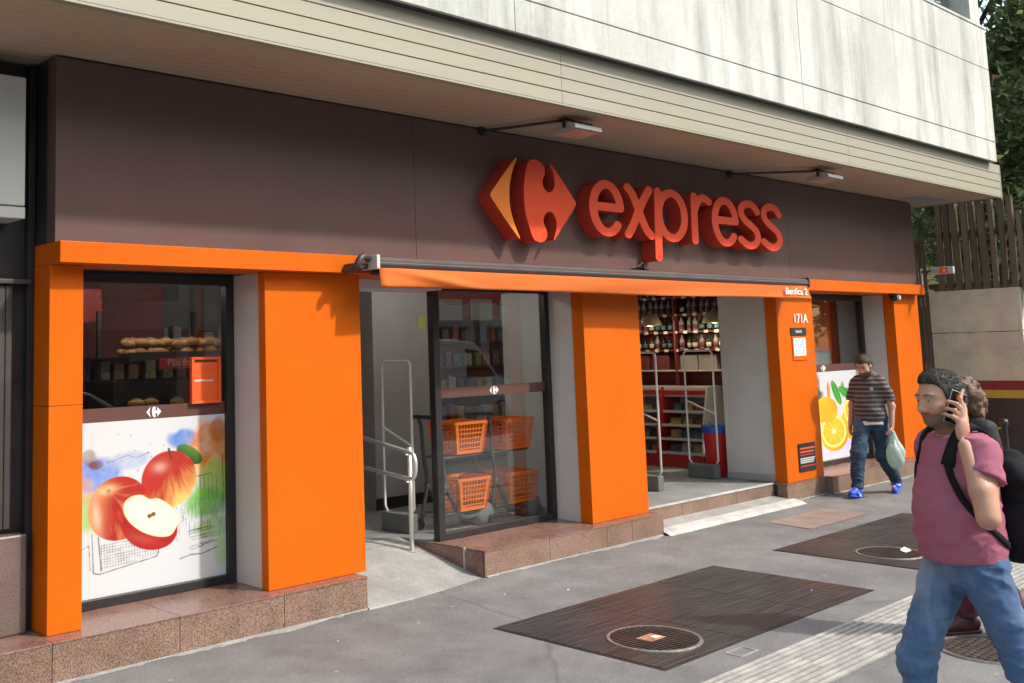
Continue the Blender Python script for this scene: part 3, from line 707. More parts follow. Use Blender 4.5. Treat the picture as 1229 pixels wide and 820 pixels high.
def oranges(u0, t):
    u = (u0*1.9-0.68)/1.22
    n1 = fbm(u*5, t*5, 4.3, 5, 13); n2 = fbm(u*16, t*16, 1.3, 4, 19)
    c = np.ones(u.shape+(3,))*np.array([0.58, 0.59, 0.61])
    wob = (n1-0.47)*0.5+(n2-0.47)*0.25
    def wash(cu, ct, ru, rt, col, a=0.85):
        nonlocal c
        d = np.sqrt(((u-cu)/ru)**2+((t-ct)/rt)**2)-1+wob*2.2
        c = blend(c, np.clip(sm(d, 0.35)*a*(0.55+n2*0.9), 0, 1), col)
    for k, (x, h) in enumerate(((0.08, .17), (0.27, .12), (0.55, .1), (0.78, .12))): wash(x, 0.22, 0.035, h, (S(130, 95, 50), S(190, 120, 50), S(110, 90, 60), S(205, 130, 110))[k])
    wash(0.06, 0.26, 0.1, 0.08, S(60, 80, 60)); wash(0.85, 0.30, 0.2, 0.1, S(165, 190, 120)); wash(0.95, 0.48, 0.12, 0.1, S(170, 195, 110)); wash(0.7, 0.86, 0.4, 0.07, S(205, 185, 225)); wash(0.3, 0.93, 0.3, 0.05, S(215, 200, 230)); wash(0.95, 0.7, 0.1, 0.14, S(190, 205, 230))
    def fruit(cu, ct, ru, rt, an):
        nonlocal c
        d, x, y = ell(u, t, cu, ct, ru, rt, an); c = blend(c, sm(d-1, .03), S(240, 160, 30)*(0.85+0.3*n2[..., None])*(1.1-0.3*np.clip(x+y*.4, -1, 1))[..., None])
    def slice_(cu, ct, ru, rt, an):
        nonlocal c
        d, x, y = ell(u, t, cu, ct, ru, rt, an); c = blend(c, sm(d-1, .02), S(246, 200, 60)); c = blend(c, sm(d-0.92, .02), S(252, 236, 170))
        a = np.arctan2(y, x); seg = np.abs(np.sin(a*4.5)); col = S(248, 178, 40)*(0.9+0.25*n2[..., None]); col = blend(col, sm(seg*d-0.06, .1)*0.8, S(252, 225, 130))
        c = blend(c, sm(d-0.84, .02), col); c = blend(c, sm(d-0.12, .08), S(252, 240, 190))
    fruit(0.20, 0.44, 0.22, 0.155, 0)
    for (cu, ct, a) in ((0.42, 0.25, 1.1), (0.72, 0.33, 0.9), (0.62, 0.27, 0.5)):
        d, x, y = ell(u, t, cu, ct, 0.17, 0.055, a); c = blend(c, sm(d-1, .05), S(52, 140, 52)*(0.8+0.7*n2[..., None])); c = blend(c, sm(np.abs(y)-0.06, .08)*sm(d-.9, .1)*0.6, S(150, 200, 120))
    fruit(0.70, 0.62, 0.24, 0.19, 0); slice_(0.75, 0.50, 0.225, 0.165, 0.55)
    fruit(0.33, 0.72, 0.27, 0.19, 0); slice_(0.32, 0.685, 0.25, 0.19, 0.05)
    # the cut face shows only the lower half of the disc
    d, x, y = ell(u, t, 0.20, 0.47, 0.21, 0.105, 0); c = blend(c, sm(d-1, .03), S(240, 165, 35)*(0.9+0.3*n2[..., None]))
    return c

def shop_window(x0, x1, zt, stile_l, stile_r, y=6.68):
    e = epart('shop_window')
    z0 = PZ+0.001
    if stile_l: bbx('frame_bar', M_FRAME, e, x0, x0+stile_l, y-0.03, y+0.045, z0, zt, 0.004)
    bbx('frame_bar', M_FRAME, e, x1-stile_r, x1, y-0.03, y+0.045, z0, zt, 0.004)
    bbx('frame_bar', M_FRAME, e, x0+stile_l+.001, x1-stile_r-.001, y-0.027, y+0.042, z0, z0+0.062, 0.004)
    bbx('frame_bar', M_FRAME, e, x0+stile_l+.001, x1-stile_r-.001, y-0.027, y+0.042, zt-0.07, zt, 0.004)
    bbx('pane', GLASS, e, x0+stile_l, x1-stile_r, y+0.010, y+0.018, z0+0.06, zt-0.065)
    return e
w1 = shop_window(2.856, 4.235, 2.473, 0, 0.068)
bbx('vinyl_strip', M_VINYL, w1, 2.86, 4.166, 6.6845, 6.6875, 1.456, 1.548)
mini_logo(w1, 3.585, 6.6825, 1.502, 0.075)
grid_print('poster', 2.90, 4.166, 0.302, 1.455, 6.686, apples, 340, 380, w1)
w2 = shop_window(6.285, 7.850, 2.473, 0.075, 0.062)
bbx('vinyl_strip', M_VINYL, w2, 6.362, 7.786, 6.6845, 6.6875, 1.456, 1.545)
mini_logo(w2, 7.065, 6.6825, 1.500, 0.078)
w4 = shop_window(12.31, 14.64, 2.473, 0, 0.06)
bbx('vinyl_strip', M_VINYL, w4, 12.32, 14.578, 6.6845, 6.6875, 1.455, 1.55)
mini_logo(w4, 13.42, 6.6825, 1.502, 0.085)
grid_print('poster', 12.33, 14.575, 0.302, 1.454, 6.686, oranges, 330, 180, w4)
t = thing('orange_notice_frame', 'small bright orange framed notice on the glass above the apples poster', 'notice', (3.99, 6.66, 1.54)); off = (3.99, 6.66, 1.54)
M_NOT = mat('orange_red_plastic', (0.80, 0.115, 0.022, 1), 0.4, var=0.04)
bx('panel', M_NOT, t, 3.885, 4.105, 6.666, 6.679, 1.552, 1.865, 0, off)
for a in ((3.873, 3.893, 1.54, 1.877), (4.097, 4.117, 1.54, 1.877), (3.8935, 4.0965, 1.54, 1.560), (3.8935, 4.0965, 1.857, 1.877)): bx('frame_bar', M_NOT, t, a[0], a[1], 6.648, 6.682, a[2], a[3], 0.003, off)
bx('inner_strip', M_VINYL, t, 3.90, 4.09, 6.6645, 6.6657, 1.838, 1.852, 0, off)
mb = MB(off); x = 3.905
for k in range(12):
    w = (0.012, 0.009, 0.013)[k % 3]; mb.box(x, x+w-0.003, 6.6645, 6.6657, 1.700, 1.714 if k < 6 else 1.710); x += w+0.002
mb.build('lettering', M_WHITE, t)

# ------------------------------------------------------------------ the big sign
def msquares(F, x0, y0, h):
    """closed loops of the zero contour of F (negative inside)"""
    nx, ny = F.shape; seg = {}
    def ip(i, j, k, l):
        a, b = F[i, j], F[k, l]; t = a/(a-b); return (x0+(i+(k-i)*t)*h, y0+(j+(l-j)*t)*h)
    for i in range(nx-1):
        for j in range(ny-1):
            c = [F[i, j] < 0, F[i+1, j] < 0, F[i+1, j+1] < 0, F[i, j+1] < 0]
            if all(c) or not any(c): continue
            E_ = [((i, j), (i+1, j)), ((i+1, j), (i+1, j+1)), ((i+1, j+1), (i, j+1)), ((i, j+1), (i, j))]
            cr = [k for k in range(4) if c[k] != c[(k+1) % 4]]
            ins = [k for k in cr if c[k]]; outs = [k for k in cr if not c[k]]
            for a in outs:                      # walk with the inside on the left
                b = min(ins, key=lambda k: (k-a) % 4)
                seg[tuple(sorted(E_[a]))] = tuple(sorted(E_[b]))
    loops = []
    while seg:
        k0 = next(iter(seg)); k = k0; lp = []
        while k in seg:
            nk = seg.pop(k); lp.append(ip(*k[0], *k[1])); k = nk
        if len(lp) > 5: loops.append(lp)
    return loops
def stroke_letter(paths, w, width, desc):
    h = 0.0075; x0, y0 = -0.03, -desc-0.03
    nx = int((width+0.06)/h)+1; ny = int((0.60+desc+0.03)/h)+1
    X, Y = np.meshgrid(x0+np.arange(nx)*h, y0+np.arange(ny)*h, indexing='ij'); D = np.full(X.shape, 9.0)
    for p in paths:
        for (a, b), (c, d) in zip(p[:-1], p[1:]):
            dx, dy = c-a, d-b; t_ = np.clip(((X-a)*dx+(Y-b)*dy)/(dx*dx+dy*dy+1e-12), 0, 1)
            D = np.minimum(D, np.hypot(X-a-t_*dx, Y-b-t_*dy))
    return msquares(D-w/2+1e-5, x0, y0, h)
SIGN = thing('store_sign', 'raised red lettering with split diamond emblem on the brown fascia', 'sign', (9, 6.17, 2.7)); SO = Vector((9, 6.17, 2.7))
def sign_piece(name, loops, face):
    M0 = Matrix.Translation(-SO)
    o = curve_mesh(name, loops, 0.078, M_SRIM, SIGN, bevel=0.004, matrix=M0 @ facing(0, 6.088, 0))
    curve_mesh('face', loops, 0.0015, face, o, matrix=M0 @ facing(0, 6.0015, 0))
    return o
def inset(lp, d):                              # shrink a loop a little towards its inside
    n = len(lp); A = sum(lp[i][0]*lp[(i+1) % n][1]-lp[(i+1) % n][0]*lp[i][1] for i in range(n)); s = 1 if A > 0 else -1; out = []
    for i in range(n):
        ax, ay = lp[i-1]; bx_, by = lp[(i+1) % n]; tx, ty = bx_-ax, by-ay; L_ = math.hypot(tx, ty) or 1
        out.append((lp[i][0]-s*ty/L_*d, lp[i][1]+s*tx/L_*d))
    return out
for lp, f in ((WING, M_SYEL), (BODY, M_SRED)):
    M0 = Matrix.Translation(-SO)
    o = curve_mesh('emblem_wing' if lp is WING else 'emblem_body', [lp], 0.078, M_SRIM, SIGN, bevel=0.0, matrix=M0 @ facing(0, 6.088, 0))
    curve_mesh('face', [lp], 0.0025, f, o, matrix=M0 @ facing(0, 6.0065, 0))
def arc(cx, cy, rx, ry, a0, a1, n=26): return [(cx+rx*math.cos(math.radians(a0+(a1-a0)*i/n)), cy+ry*math.sin(math.radians(a0+(a1-a0)*i/n))) for i in range(n+1)]
W_ = 0.082; r_ = W_/2
L_e = [[(r_, .285), (.326, .285)] + arc(.1835, .2725, .1425, .2315, 3, 318)]
L_x = [catmull([(.055, .505), (.11, .44), (.17, .29), (.245, .11), (.305, .045)], 6), catmull([(.300, .505), (.245, .42), (.17, .28), (.10, .13), (.045, .042)], 6)]
L_p = [[(r_+.012, .505), (r_+.004, .3), (r_-.012, -.165)], arc(.208, .2725, .155, .2315, 0, 360, 36)]
L_r = [[(r_+.012, .505), (r_+.006, .3), (r_, .04)], catmull([(r_+.01, .36), (.10, .455), (.17, .50), (.245, .47)], 6)]
L_s = [catmull([(.302, .425), (.245, .492), (.165, .503), (.085, .465), (.070, .385), (.12, .315), (.20, .262), (.275, .20), (.292, .115), (.235, .05), (.145, .038), (.045, .095)], 6)]
zb = 2.908; K = 0.68
for nm, pth, xl, wdt, desc in (('e', L_e, 7.735, .367, 0), ('x', L_x, 8.262, .345, 0), ('p', L_p, 8.775, .41, .21), ('r', L_r, 9.425, .29, 0), ('e', L_e, 9.823, .367, 0), ('s', L_s, 10.325, .35, 0), ('s', L_s, 10.812, .35, 0)):
    lps = [[(xl+x/K, zb+y) for x, y in lp] for lp in stroke_letter(pth, W_, wdt, desc)]
    M0 = Matrix.Translation(-SO)
    o = curve_mesh('letter', lps, 0.078, M_SRIM, SIGN, matrix=M0 @ facing(0, 6.088, 0))
    curve_mesh('face', lps, 0.0025, M_SRED, o, matrix=M0 @ facing(0, 6.0065, 0))

# ------------------------------------------------------------------ retracted awning
AW = thing('awning', 'retracted orange awning with brown cassette above the shop doors', 'awning', (8.3, 5.95, 2.5)); AO = (8.3, 5.95, 2.5)
M_CASS = mat('brown_cassette', (0.060, 0.042, 0.040, 1), 0.45, var=0.1)
M_FABRIC = mat('orange_fabric', (0.64, 0.130, 0.013, 1), 0.8, var=0.06, vscale=1.5, bump=0.15, bscale=300)
MB(AO).prism([(6.06, 2.500), (5.93, 2.500), (5.893, 2.506), (5.880, 2.530), (5.882, 2.562), (5.900, 2.588), (5.94, 2.598), (6.06, 2.606)], 0, 5.03, 11.60).build('cassette', M_CASS, AW)
MB(AO).prism([(5.884, 2.540), (5.8775, 2.541), (5.8775, 2.546), (5.884, 2.547)], 0, 5.03, 11.60).build('cassette_bead', mat('highlight_bead', (.20, .18, .175, 1), .45), AW)  # paler bead colour stands for the thin highlight along the cassette
bx('end_cap', mat('pale_end_cap', (0.55, 0.52, 0.48, 1), 0.5), AW, 4.995, 5.028, 5.872, 6.06, 2.495, 2.602, 0.006, AO); bx('end_cap', M_CASS, AW, 11.602, 11.64, 5.874, 6.06, 2.495, 2.604, 0.006, AO)
mb = MB(AO); nx_, nz_ = 90, 8
for i in range(nx_+1):
    u = i/nx_; x = 5.035+u*(11.63-5.035)
    for j in range(nz_+1):
        v = j/nz_; z = 2.512-v*0.156+0.006*math.sin(u*9)*v
        sag = 0.018*math.sin(u*5.3+v*2.2)*v+0.012*math.sin(u*17+v*3)*v*v + 0.05*math.exp(-((u-0.02-v*0.13)/0.028)**2)*v*(1.1-v)*2 + 0.03*math.exp(-((u-0.985+v*0.05)/0.02)**2)*v*(1-v)*2
        mb.v.append((x, 5.897-sag, z))
mb.f = [(i*(nz_+1)+j, i*(nz_+1)+j+1, (i+1)*(nz_+1)+j+1, (i+1)*(nz_+1)+j) for i in range(nx_) for j in range(nz_)]
va = mb.build('valance', M_FABRIC, AW, smooth=True)
md = va.modifiers.new('thick', 'SOLIDIFY'); md.thickness = 0.002
text_mesh('lettering', 'Benfica 2', 0.105, M_WHITE, AW, Matrix.Translation(tuple(-Vector(AO))) @ facing(11.29, 5.872, 2.432), 0.0012, sx=1.32, bold=0.0012)
mb = MB(AO); mb.tube(catmull([(4.985, 5.96, 2.575), (4.93, 5.94, 2.592), (4.88, 5.93, 2.57), (4.855, 5.94, 2.52), (4.85, 5.99, 2.495), (4.85, 6.075, 2.49)], 5), [0.027]*26, 10); mb.box(4.84, 4.99, 5.97, 6.075, 2.50, 2.54, 0.006)
mb.build('arm_bracket', M_CASS, AW, smooth=True)
MB(AO).tube([(5.03, 5.98, 2.475), (6.6, 6.02, 2.47), (8.2, 5.99, 2.475)], 0.018, 8).build('folded_arm', M_CASS, AW)
MB(AO).tube([(11.5, 5.98, 2.475), (9.9, 6.02, 2.47), (8.4, 5.99, 2.475)], 0.018, 8).build('folded_arm', M_CASS, AW)
mb = MB(AO).box(8.52, 8.60, 5.98, 6.15, 2.607, 2.632, 0.004); mb.tube([(8.50, 6.05, 2.635), (8.56, 6.03, 2.68), (8.62, 6.05, 2.635)], 0.010, 8); mb.build('centre_bracket', M_FRAME, AW)

# ------------------------------------------------------------------ floodlights under the canopy
M_LENS = mat('floodlight_glass', (0.62, 0.36, 0.27, 1), 0.15, var=0.08)  # orange-pink tint is a reflection painted into the glass colour
def floodlight(label, xb, xh, z):
    t = thing('floodlight', label, 'floodlight', (xb, 6.168, z), group='floodlights under the canopy'); of = (xb, 6.168, z)
    MB(of).lathe([(0.0001, 0), (0.045, 0.0), (0.045, 0.02), (0.02, 0.03)], (xb, 6.14, z), 14, 1).build('wall_plate', M_FRAME, t)
    xk = xh-0.17
    MB(of).tube([(xb, 6.168, z), (xb, 6.12, z), (xb+0.02, 6.08, z-0.005), (xk, 5.50, z-0.005)], 0.013, 8).build('arm', M_FRAME, t)
    MB(of).tube([(xk-0.01, 5.50, z-0.005), (xk+0.05, 5.46, z+0.012), (xk+0.12, 5.44, z-0.01)], 0.016, 8).build('knuckle', M_FRAME, t)
    y = MB(of); y.box(xh-0.19, xh-0.18, 5.42, 5.45, z-0.075, z-0.012); y.box(xh+0.18, xh+0.19, 5.42, 5.45, z-0.075, z-0.012); y.box(xh-0.19, xh+0.19, 5.42, 5.45, z-0.012, z-0.004); y.build('yoke', M_FRAME, t)
    hz = z-0.085
    MB(of).prism([(5.32, hz-0.005), (5.56, hz-0.028), (5.565, hz), (5.52, hz+0.035), (5.38, hz+0.055), (5.325, hz+0.03)], 0, xh-0.178, xh+0.178).build('housing', M_ALU, t)
    MB(of).prism([(5.345, hz-0.0105), (5.535, hz-0.0285), (5.536, hz-0.031), (5.346, hz-0.013)], 0, xh-0.15, xh+0.15).build('lens', M_LENS, t)
floodlight('black-armed floodlight under the canopy directly above the emblem', 6.48, 6.90, 3.775)
floodlight('black-armed floodlight under the canopy above the end of the lettering', 10.50, 11.30, 3.765)

# ------------------------------------------------------------------ small things on the front
t = thing('house_number', 'white raised house number 171A on the orange pillar', 'house number', (11.97, 6.209, 2.10))
text_mesh('digits', '171A', 0.155, M_WHITE, t, Matrix.Translation((0, -0.005, 0.035)) @ Matrix.Rotation(PI/2, 4, 'X'), 0.004, sx=1.05, bold=0.002)
t = thing('black_plaque', 'small black plaque below the house number', 'plaque', (11.9, 6.209, 1.985))
bx('board', M_FRAME, t, -0.185, 0.185, -0.012, 0, -0.045, 0.045, 0.003)
mb = MB()
for k in range(5): mb.box(-0.08+k*0.03, -0.058+k*0.03, -0.0135, -0.0122, -0.016, 0.010 if k % 2 else 0.016)
mb.build('lettering', M_PALE, t)
t = thing('paper_notice', 'white printed notice in an orange holder on the numbered pillar', 'notice', (11.905, 6.209, 1.80))
bx('holder', M_ORANGE, t, -0.17, 0.17, -0.008, 0, -0.16, 0.125, 0.003)
bx('sheet', M_WHITE, t, -0.145, 0.145, -0.0105, -0.0085, -0.105, 0.108)
mb = MB(); r = random.Random(3)
for k in range(7):
    for j in range(4):
        if r.random() < .7: mb.box(-0.12+j*0.06, -0.12+j*0.06+r.uniform(.02, .05), -0.0118, -0.0107, 0.075-k*0.026, 0.089-k*0.026)
mb.build('print', mat('blue_print', (0.22, 0.35, 0.62, 1), .6, var=.5, vscale=20), t)
t = thing('black_notice_board', 'black plaque with red and white lines low on the numbered pillar', 'plaque', (11.9, 6.209, 0.50))
bx('board', M_FRAME, t, -0.20, 0.20, -0.012, 0, -0.16, 0.165, 0.003)
for k, (z, m_) in enumerate(((0.105, M_NOT), (0.065, M_NOT), (0.03, M_RED), (-0.012, M_PALE), (-0.035, M_PALE), (-0.058, M_PALE), (-0.10, M_RED))): bx('print_line', m_, t, -0.175, 0.175-0.02*(k % 3), -0.0135, -0.0122, z-0.007, z+0.009)
t = thing('security_camera', 'small dark dome camera under the trim at the last pillar', 'camera', (14.50, 6.14, 2.474))
MB().lathe([(0.075, 0.0), (0.075, -0.02), (0.068, -0.03)], n=18).build('base', M_FRAME, t)
MB().lathe([(0.066, -0.03), (0.062, -0.055), (0.045, -0.082), (0.022, -0.096), (0.0001, -0.1)], n=18).build('dome', mat('dome_glass', (.01, .01, .012, 1), .06), t, smooth=True)
MB().lathe([(0.0001, 0), (0.028, 0.0), (0.034, 0.02), (0.034, 0.03)], (-0.035, -0.09, -0.055), 12, 1).build('lens_ring', M_PALE, t)
t = thing('blade_sign', 'narrow orange and white projecting sign on a pole beyond the last pillar', 'sign', (15.40, 6.1, 2.70))
MB().tube([(0, 0.02, -0.09), (0, 0.02, 0.15)], 0.014, 8).build('pole', M_ALU, t)
bx('arm', M_VINYL, t, -0.012, 0.012, -0.12, 0.02, 0.085, 0.115)
bx('casing', M_PALE, t, -0.03, 0.03, -0.42, -0.12, 0.05, 0.15, 0.006)
bx('orange_face', M_NOT, t, -0.033, -0.0305, -0.35, -0.235, 0.06, 0.14); bx('grey_face', M_ALU, t, -0.033, -0.0305, -0.225, -0.135, 0.075, 0.125); bx('white_mark', M_WHITE, t, -0.0345, -0.0335, -0.315, -0.29, 0.085, 0.115)
# ------------------------------------------------------------------ shop interior
M_CEIL = mat('interior_ceiling', (0.24, 0.235, 0.23, 1), 0.8)
M_IWALL = mat('interior_wall', (0.24, 0.225, 0.215, 1), 0.8)
M_DRED = mat('dark_red_board', (0.16, 0.022, 0.020, 1), 0.5)
M_WOOD = mat('dark_cabinet', (0.045, 0.028, 0.022, 1), 0.45, var=0.25, stretch=(1, 1, .2))
M_SHELF = mat('white_shelf', (0.55, 0.55, 0.54, 1), 0.4)
inn = epart('interior')
for a in ((2.86, 4.99, 6.702, 7.12), (6.24, 12.9, 6.702, 7.12), (2.86, 12.9, 7.121, 11.2)): bbx('floor', M_FLOOR, inn, a[0], a[1], a[2], a[3], 0.10, PZ)
bbx('floor', M_FLOOR, inn, 8.76, 11.368, 6.401, 6.7015, 0.10, PZ)
bbx('back_wall', M_IWALL, inn, 2.7, 12.9, 11.2, 11.3, 0.1, 3.0)
bbx('side_wall', M_IWALL, inn, 2.6, 2.7, 6.9, 11.3, 0.1, 3.0)
bbx('side_wall', M_DRED, inn, 12.76, 12.9, 6.75, 11.3, 0.1, 3.0)
bbx('ceiling', M_CEIL, inn, 2.6, 12.9, 6.9, 11.3, 2.95, 3.05)
bbx('partition', mat('partition_paint', (0.33, 0.31, 0.295, 1), .75, var=.06),  inn, 7.10, 7.98, 8.45, 8.75, PZ, 2.95)
bbx('partition_skirting', M_FRAME, inn, 7.09, 7.99, 8.438, 8.449, PZ, PZ+0.12)
bbx('sticker', mat('yellow_sticker', (0.45, 0.40, 0.12, 1)), inn, 7.75, 7.86, 8.443, 8.449, 2.12, 2.26)
bbx('display_back', M_GREYWALL, inn, 12.91, 15.35, 7.0, 7.06, 0.1, 2.6)
bbx('display_panel', M_NOT, inn, 13.62, 14.30, 6.97, 6.995, 1.72, 2.47)
bbx('display_panel', M_DRED, inn, 14.32, 14.52, 6.97, 6.995, 1.5, 2.47)
bbx('display_side', M_GREYWALL, inn, 15.2, 15.3, 6.75, 7.0, 0.1, 2.6)
bbx('header_panel', M_DRED, inn, 8.6, 12.2, 10.5, 10.56, 2.35, 2.80)
for i in range(5): bbx('header_photo', M_IWALL, inn, 8.8+i*0.62, 9.25+i*0.62, 10.485, 10.499, 2.30, 2.60)
bbx('header_panel', M_RED, inn, 3.1, 4.25, 8.9, 8.95, 2.22, 2.52)
bbx('header_panel', M_DRED, inn, 2.9, 5.6, 10.2, 10.25, 1.9, 2.9)
# ceiling tubes
M_TUBE = mat('fluorescent_tube', (0.9, 0.9, 0.9, 1), 0.4, emit=(1, 0.97, 0.9, 1), estr=6.0)
M_TUBEB = mat('bright_fluorescent_tube', (0.9, 0.9, 0.9, 1), 0.4, emit=(1, 0.97, 0.9, 1), estr=22.0)
tube_spots = [(4.1, 7.75, 2.60), (5.6, 8.9, 2.86), (7.25, 7.45, 2.70), (9.6, 9.6, 2.86), (11.3, 9.6, 2.86)]  # the tube over the baskets is unseen, added to brighten them
tlab = ['fluorescent ceiling tube above the bread corner', 'fluorescent ceiling tube between bread corner and left doorway', 'unseen ceiling tube added to brighten the orange baskets', 'fluorescent ceiling tube deep inside behind the basket window', 'fluorescent ceiling tube deep inside behind the right doorway']
for (x, y, z), lb in zip(tube_spots, tlab):
    t = thing('ceiling_light', lb, 'light', (x, y, z), group='ceiling tubes in the shop')
    bx('housing', M_SHELF, t, -0.62, 0.62, -0.06, 0.06, 0.02, 0.06, 0.006); MB().tube([(-0.58, 0, 0), (0.58, 0, 0)], 0.016, 8).build('tube', M_TUBEB if x in (7.25, 4.1) else M_TUBE, t)
# pendant lamps
M_SHADE = mat('pendant_shade', (0.45, 0.36, 0.20, 1), 0.3, metal=0.2); M_BULB = mat('warm_bulb', (1, .8, .5, 1), .4, emit=(1, 0.72, 0.35, 1), estr=14)
for (x, y, z, lb) in ((12.0, 8.38, 2.13, 'lit pendant lamp seen through the right doorway beside the middle pillar'), (12.25, 7.55, 2.14, 'lit pendant lamp half hidden by the grey return of the right doorway'), (9.55, 8.55, 2.09, 'lit pendant lamp seen through the window above the orange baskets')):
    t = thing('pendant_lamp', lb, 'lamp', (x, y, z), group='pendant lamps inside the shop')
    MB().lathe([(0.15, 0.0), (0.153, 0.02), (0.14, 0.07), (0.105, 0.125), (0.06, 0.155), (0.022, 0.165), (0.02, 0.2)], n=20).build('shade', M_SHADE, t, smooth=True)
    MB().lathe([(0.0001, 0.02), (0.04, 0.04), (0.045, 0.075), (0.02, 0.12)], n=12).build('bulb', M_BULB, t, smooth=True)
    MB().tube([(0, 0, 0.2), (0, 0, 2.95-z)], 0.006, 6).build('cord', M_BLACK, t)
    l = bpy.data.lights.new('pendant_light', 'POINT'); l.energy = 6; l.color = (1, 0.78, 0.48); l.shadow_soft_size = 0.05
    lo = bpy.data.objects.new('pendant_light', l); C.objects.link(lo); lo.parent = t; lo.location = (0, 0, -0.03)

# chiller facing the doorway, packs on its shelves
t = thing('open_chiller', 'open refrigerated cabinet with red trim and white shelves inside the right doorway', 'refrigerator', (12.4, 8.9, PZ)); of = (12.4, 8.9, PZ)
bx('base', M_RED, t, 12.08, 12.74, 7.72, 10.4, PZ, 0.40, 0.006, of); bx('back', M_SHELF, t, 12.66, 12.74, 7.72, 10.4, 0.401, 1.30, 0, of)
bx('canopy', M_SHELF, t, 12.28, 12.74, 7.72, 10.4, 1.16, 1.30, 0.01, of); bx('price_rail', M_RED, t, 12.262, 12.279, 7.72, 10.4, 1.19, 1.25, 0, of)
zsh = [0.42, 0.60, 0.78, 0.96]
for k, z in enumerate(zsh):
    bx('shelf', M_SHELF, t, 12.10+k*0.045, 12.655, 7.74, 10.38, z, z+0.012, 0, of); bx('shelf_edge', M_SHELF, t, 12.092+k*0.045, 12.099+k*0.045, 7.74, 10.38, z-0.012, z+0.025, 0, of)
for y in (7.72, 8.42, 9.4):
    MB(of).prism([(12.06, 0.401), (12.74, 0.401), (12.74, 1.30), (12.255, 1.30), (12.20, 1.12), (12.10, 0.75)], 1, y-0.012, y+0.012).build('side_panel', M_RED if y > 8 else M_SHELF, t)
def pouch(name, m, w, d, h):
    mb = MB(); prof = [(0.25, 0.0), (0.5, 0.06), (0.5, 0.5), (0.42, 0.8), (0.08, 0.94), (0.06, 1.0)]
    for i, (q, z) in enumerate(prof):
        ww = w*(0.5 if 0 < i < 5 else 0.49)
        mb.v += [(-ww, -d*q, z*h), (ww, -d*q, z*h), (ww, d*q, z*h), (-ww, d*q, z*h)]
    for i in range(5): mb.f += [(4*i+k, 4*i+(k+1) % 4, 4*i+4+(k+1) % 4, 4*i+4+k) for k in range(4)]
    mb.f += [(3, 2, 1, 0), (20, 21, 22, 23)]
    me = mb.build(name, m); return me
pk_cols = [(0.30, 0.14, 0.06), (0.32, 0.25, 0.10), (0.08, 0.05, 0.07), (0.30, 0.29, 0.27), (0.15, 0.075, 0.05), (0.16, 0.18, 0.08), (0.26, 0.07, 0.05), (0.08, 0.10, 0.16)]
PACKM = [mat('pack_%s' % c_, k+(1,), 0.35, var=0.5, vscale=16) for c_, k in zip(('orange', 'yellow', 'plum', 'pale', 'brown', 'olive', 'red', 'blue'), pk_cols)]
packs = []
for k, m_ in enumerate(PACKM): packs.append(pouch('food_pack', m_, 0.15, 0.07, 0.105))
used = [False]*len(packs)
def place(protos, k, loc, rz, label, cat, group, s=(1, 1, 1), flags=used):
    o = protos[k]
    if flags[k]: o = o.copy(); C.objects.link(o)
    flags[k] = True; o.location = loc; o.rotation_euler = (0, 0, rz); o.scale = s
    return tag(o, label, cat, group)
colname = ('orange', 'yellow', 'plum', 'pale', 'brown', 'olive', 'red', 'blue')
for k, z in enumerate(zsh):
    y = 7.86
    while y < 9.35:
        c_ = rnd.randrange(8)
        place(packs, c_, (12.19+k*0.045+rnd.uniform(0, .05), y, z+0.013), PI/2+rnd.uniform(-.2, .2), '%s food pack on a white chiller shelf' % colname[c_], 'food pack', '%s packs in the chiller' % colname[c_], (rnd.uniform(.85, 1.15), 1, rnd.uniform(.8, 1.15)))
        y += 0.185 if abs(y-8.35) > 0.12 else 0.30
# wine shelves above
t = thing('bottle_shelf', 'dark red wall shelving with rows of bottles above the chiller', 'shelf', (12.6, 8.6, 1.4)); of = (12.6, 8.6, 1.4)
bsz = [1.52, 1.80, 2.05, 2.29, 2.53]
for z in bsz:
    bx('shelf_board', M_DRED if z > 1.6 else M_SHELF, t, 12.46, 12.755, 7.2, 10.6, z-0.02, z, 0, of)
    if z > 1.6:
        g = MB(of)
        for i in range(20): g.box(12.452, 12.459, 7.3+i*0.16, 7.36+i*0.16, z-0.032, z+0.006)
        g.build('price_tickets', M_SHELF, t, kind='stuff')
for y in (7.2, 8.3, 9.4, 10.6): bx('upright', M_DRED, t, 12.44, 12.755, y-0.012, y+0.012, 1.32, 2.9, 0, of)
M_BG = [mat('bottle_glass_%s' % c_, k+(1,), 0.12, var=0.1) for c_, k in (('green', (0.012, 0.035, 0.018)), ('dark', (0.012, 0.010, 0.012)), ('clear', (0.25, 0.27, 0.26)))]
M_LAB = [mat('bottle_label_%s' % c_, k+(1,), 0.6, var=0.25, vscale=30) for c_, k in (('white', (0.5, 0.48, 0.42)), ('teal', (0.06, 0.16, 0.18)), ('plum', (0.16, 0.03, 0.06)))]
bottles = []
for k in range(3):
    e = thing('bottle', '', 'bottle')
    MB().lathe([(0.030, 0), (0.036, 0.004), (0.036, 0.115), (0.030, 0.138), (0.014, 0.158), (0.013, 0.195), (0.0001, 0.196)], n=10).build('glass_body', M_BG[k], e, smooth=True)
    MB().lathe([(0.0368, 0.03), (0.0368, 0.09)], n=10).build('label', M_LAB[k], e, smooth=True)
    bottles.append(e)
bused = [False]*3; bn = ('green glass', 'dark glass', 'pale glass')
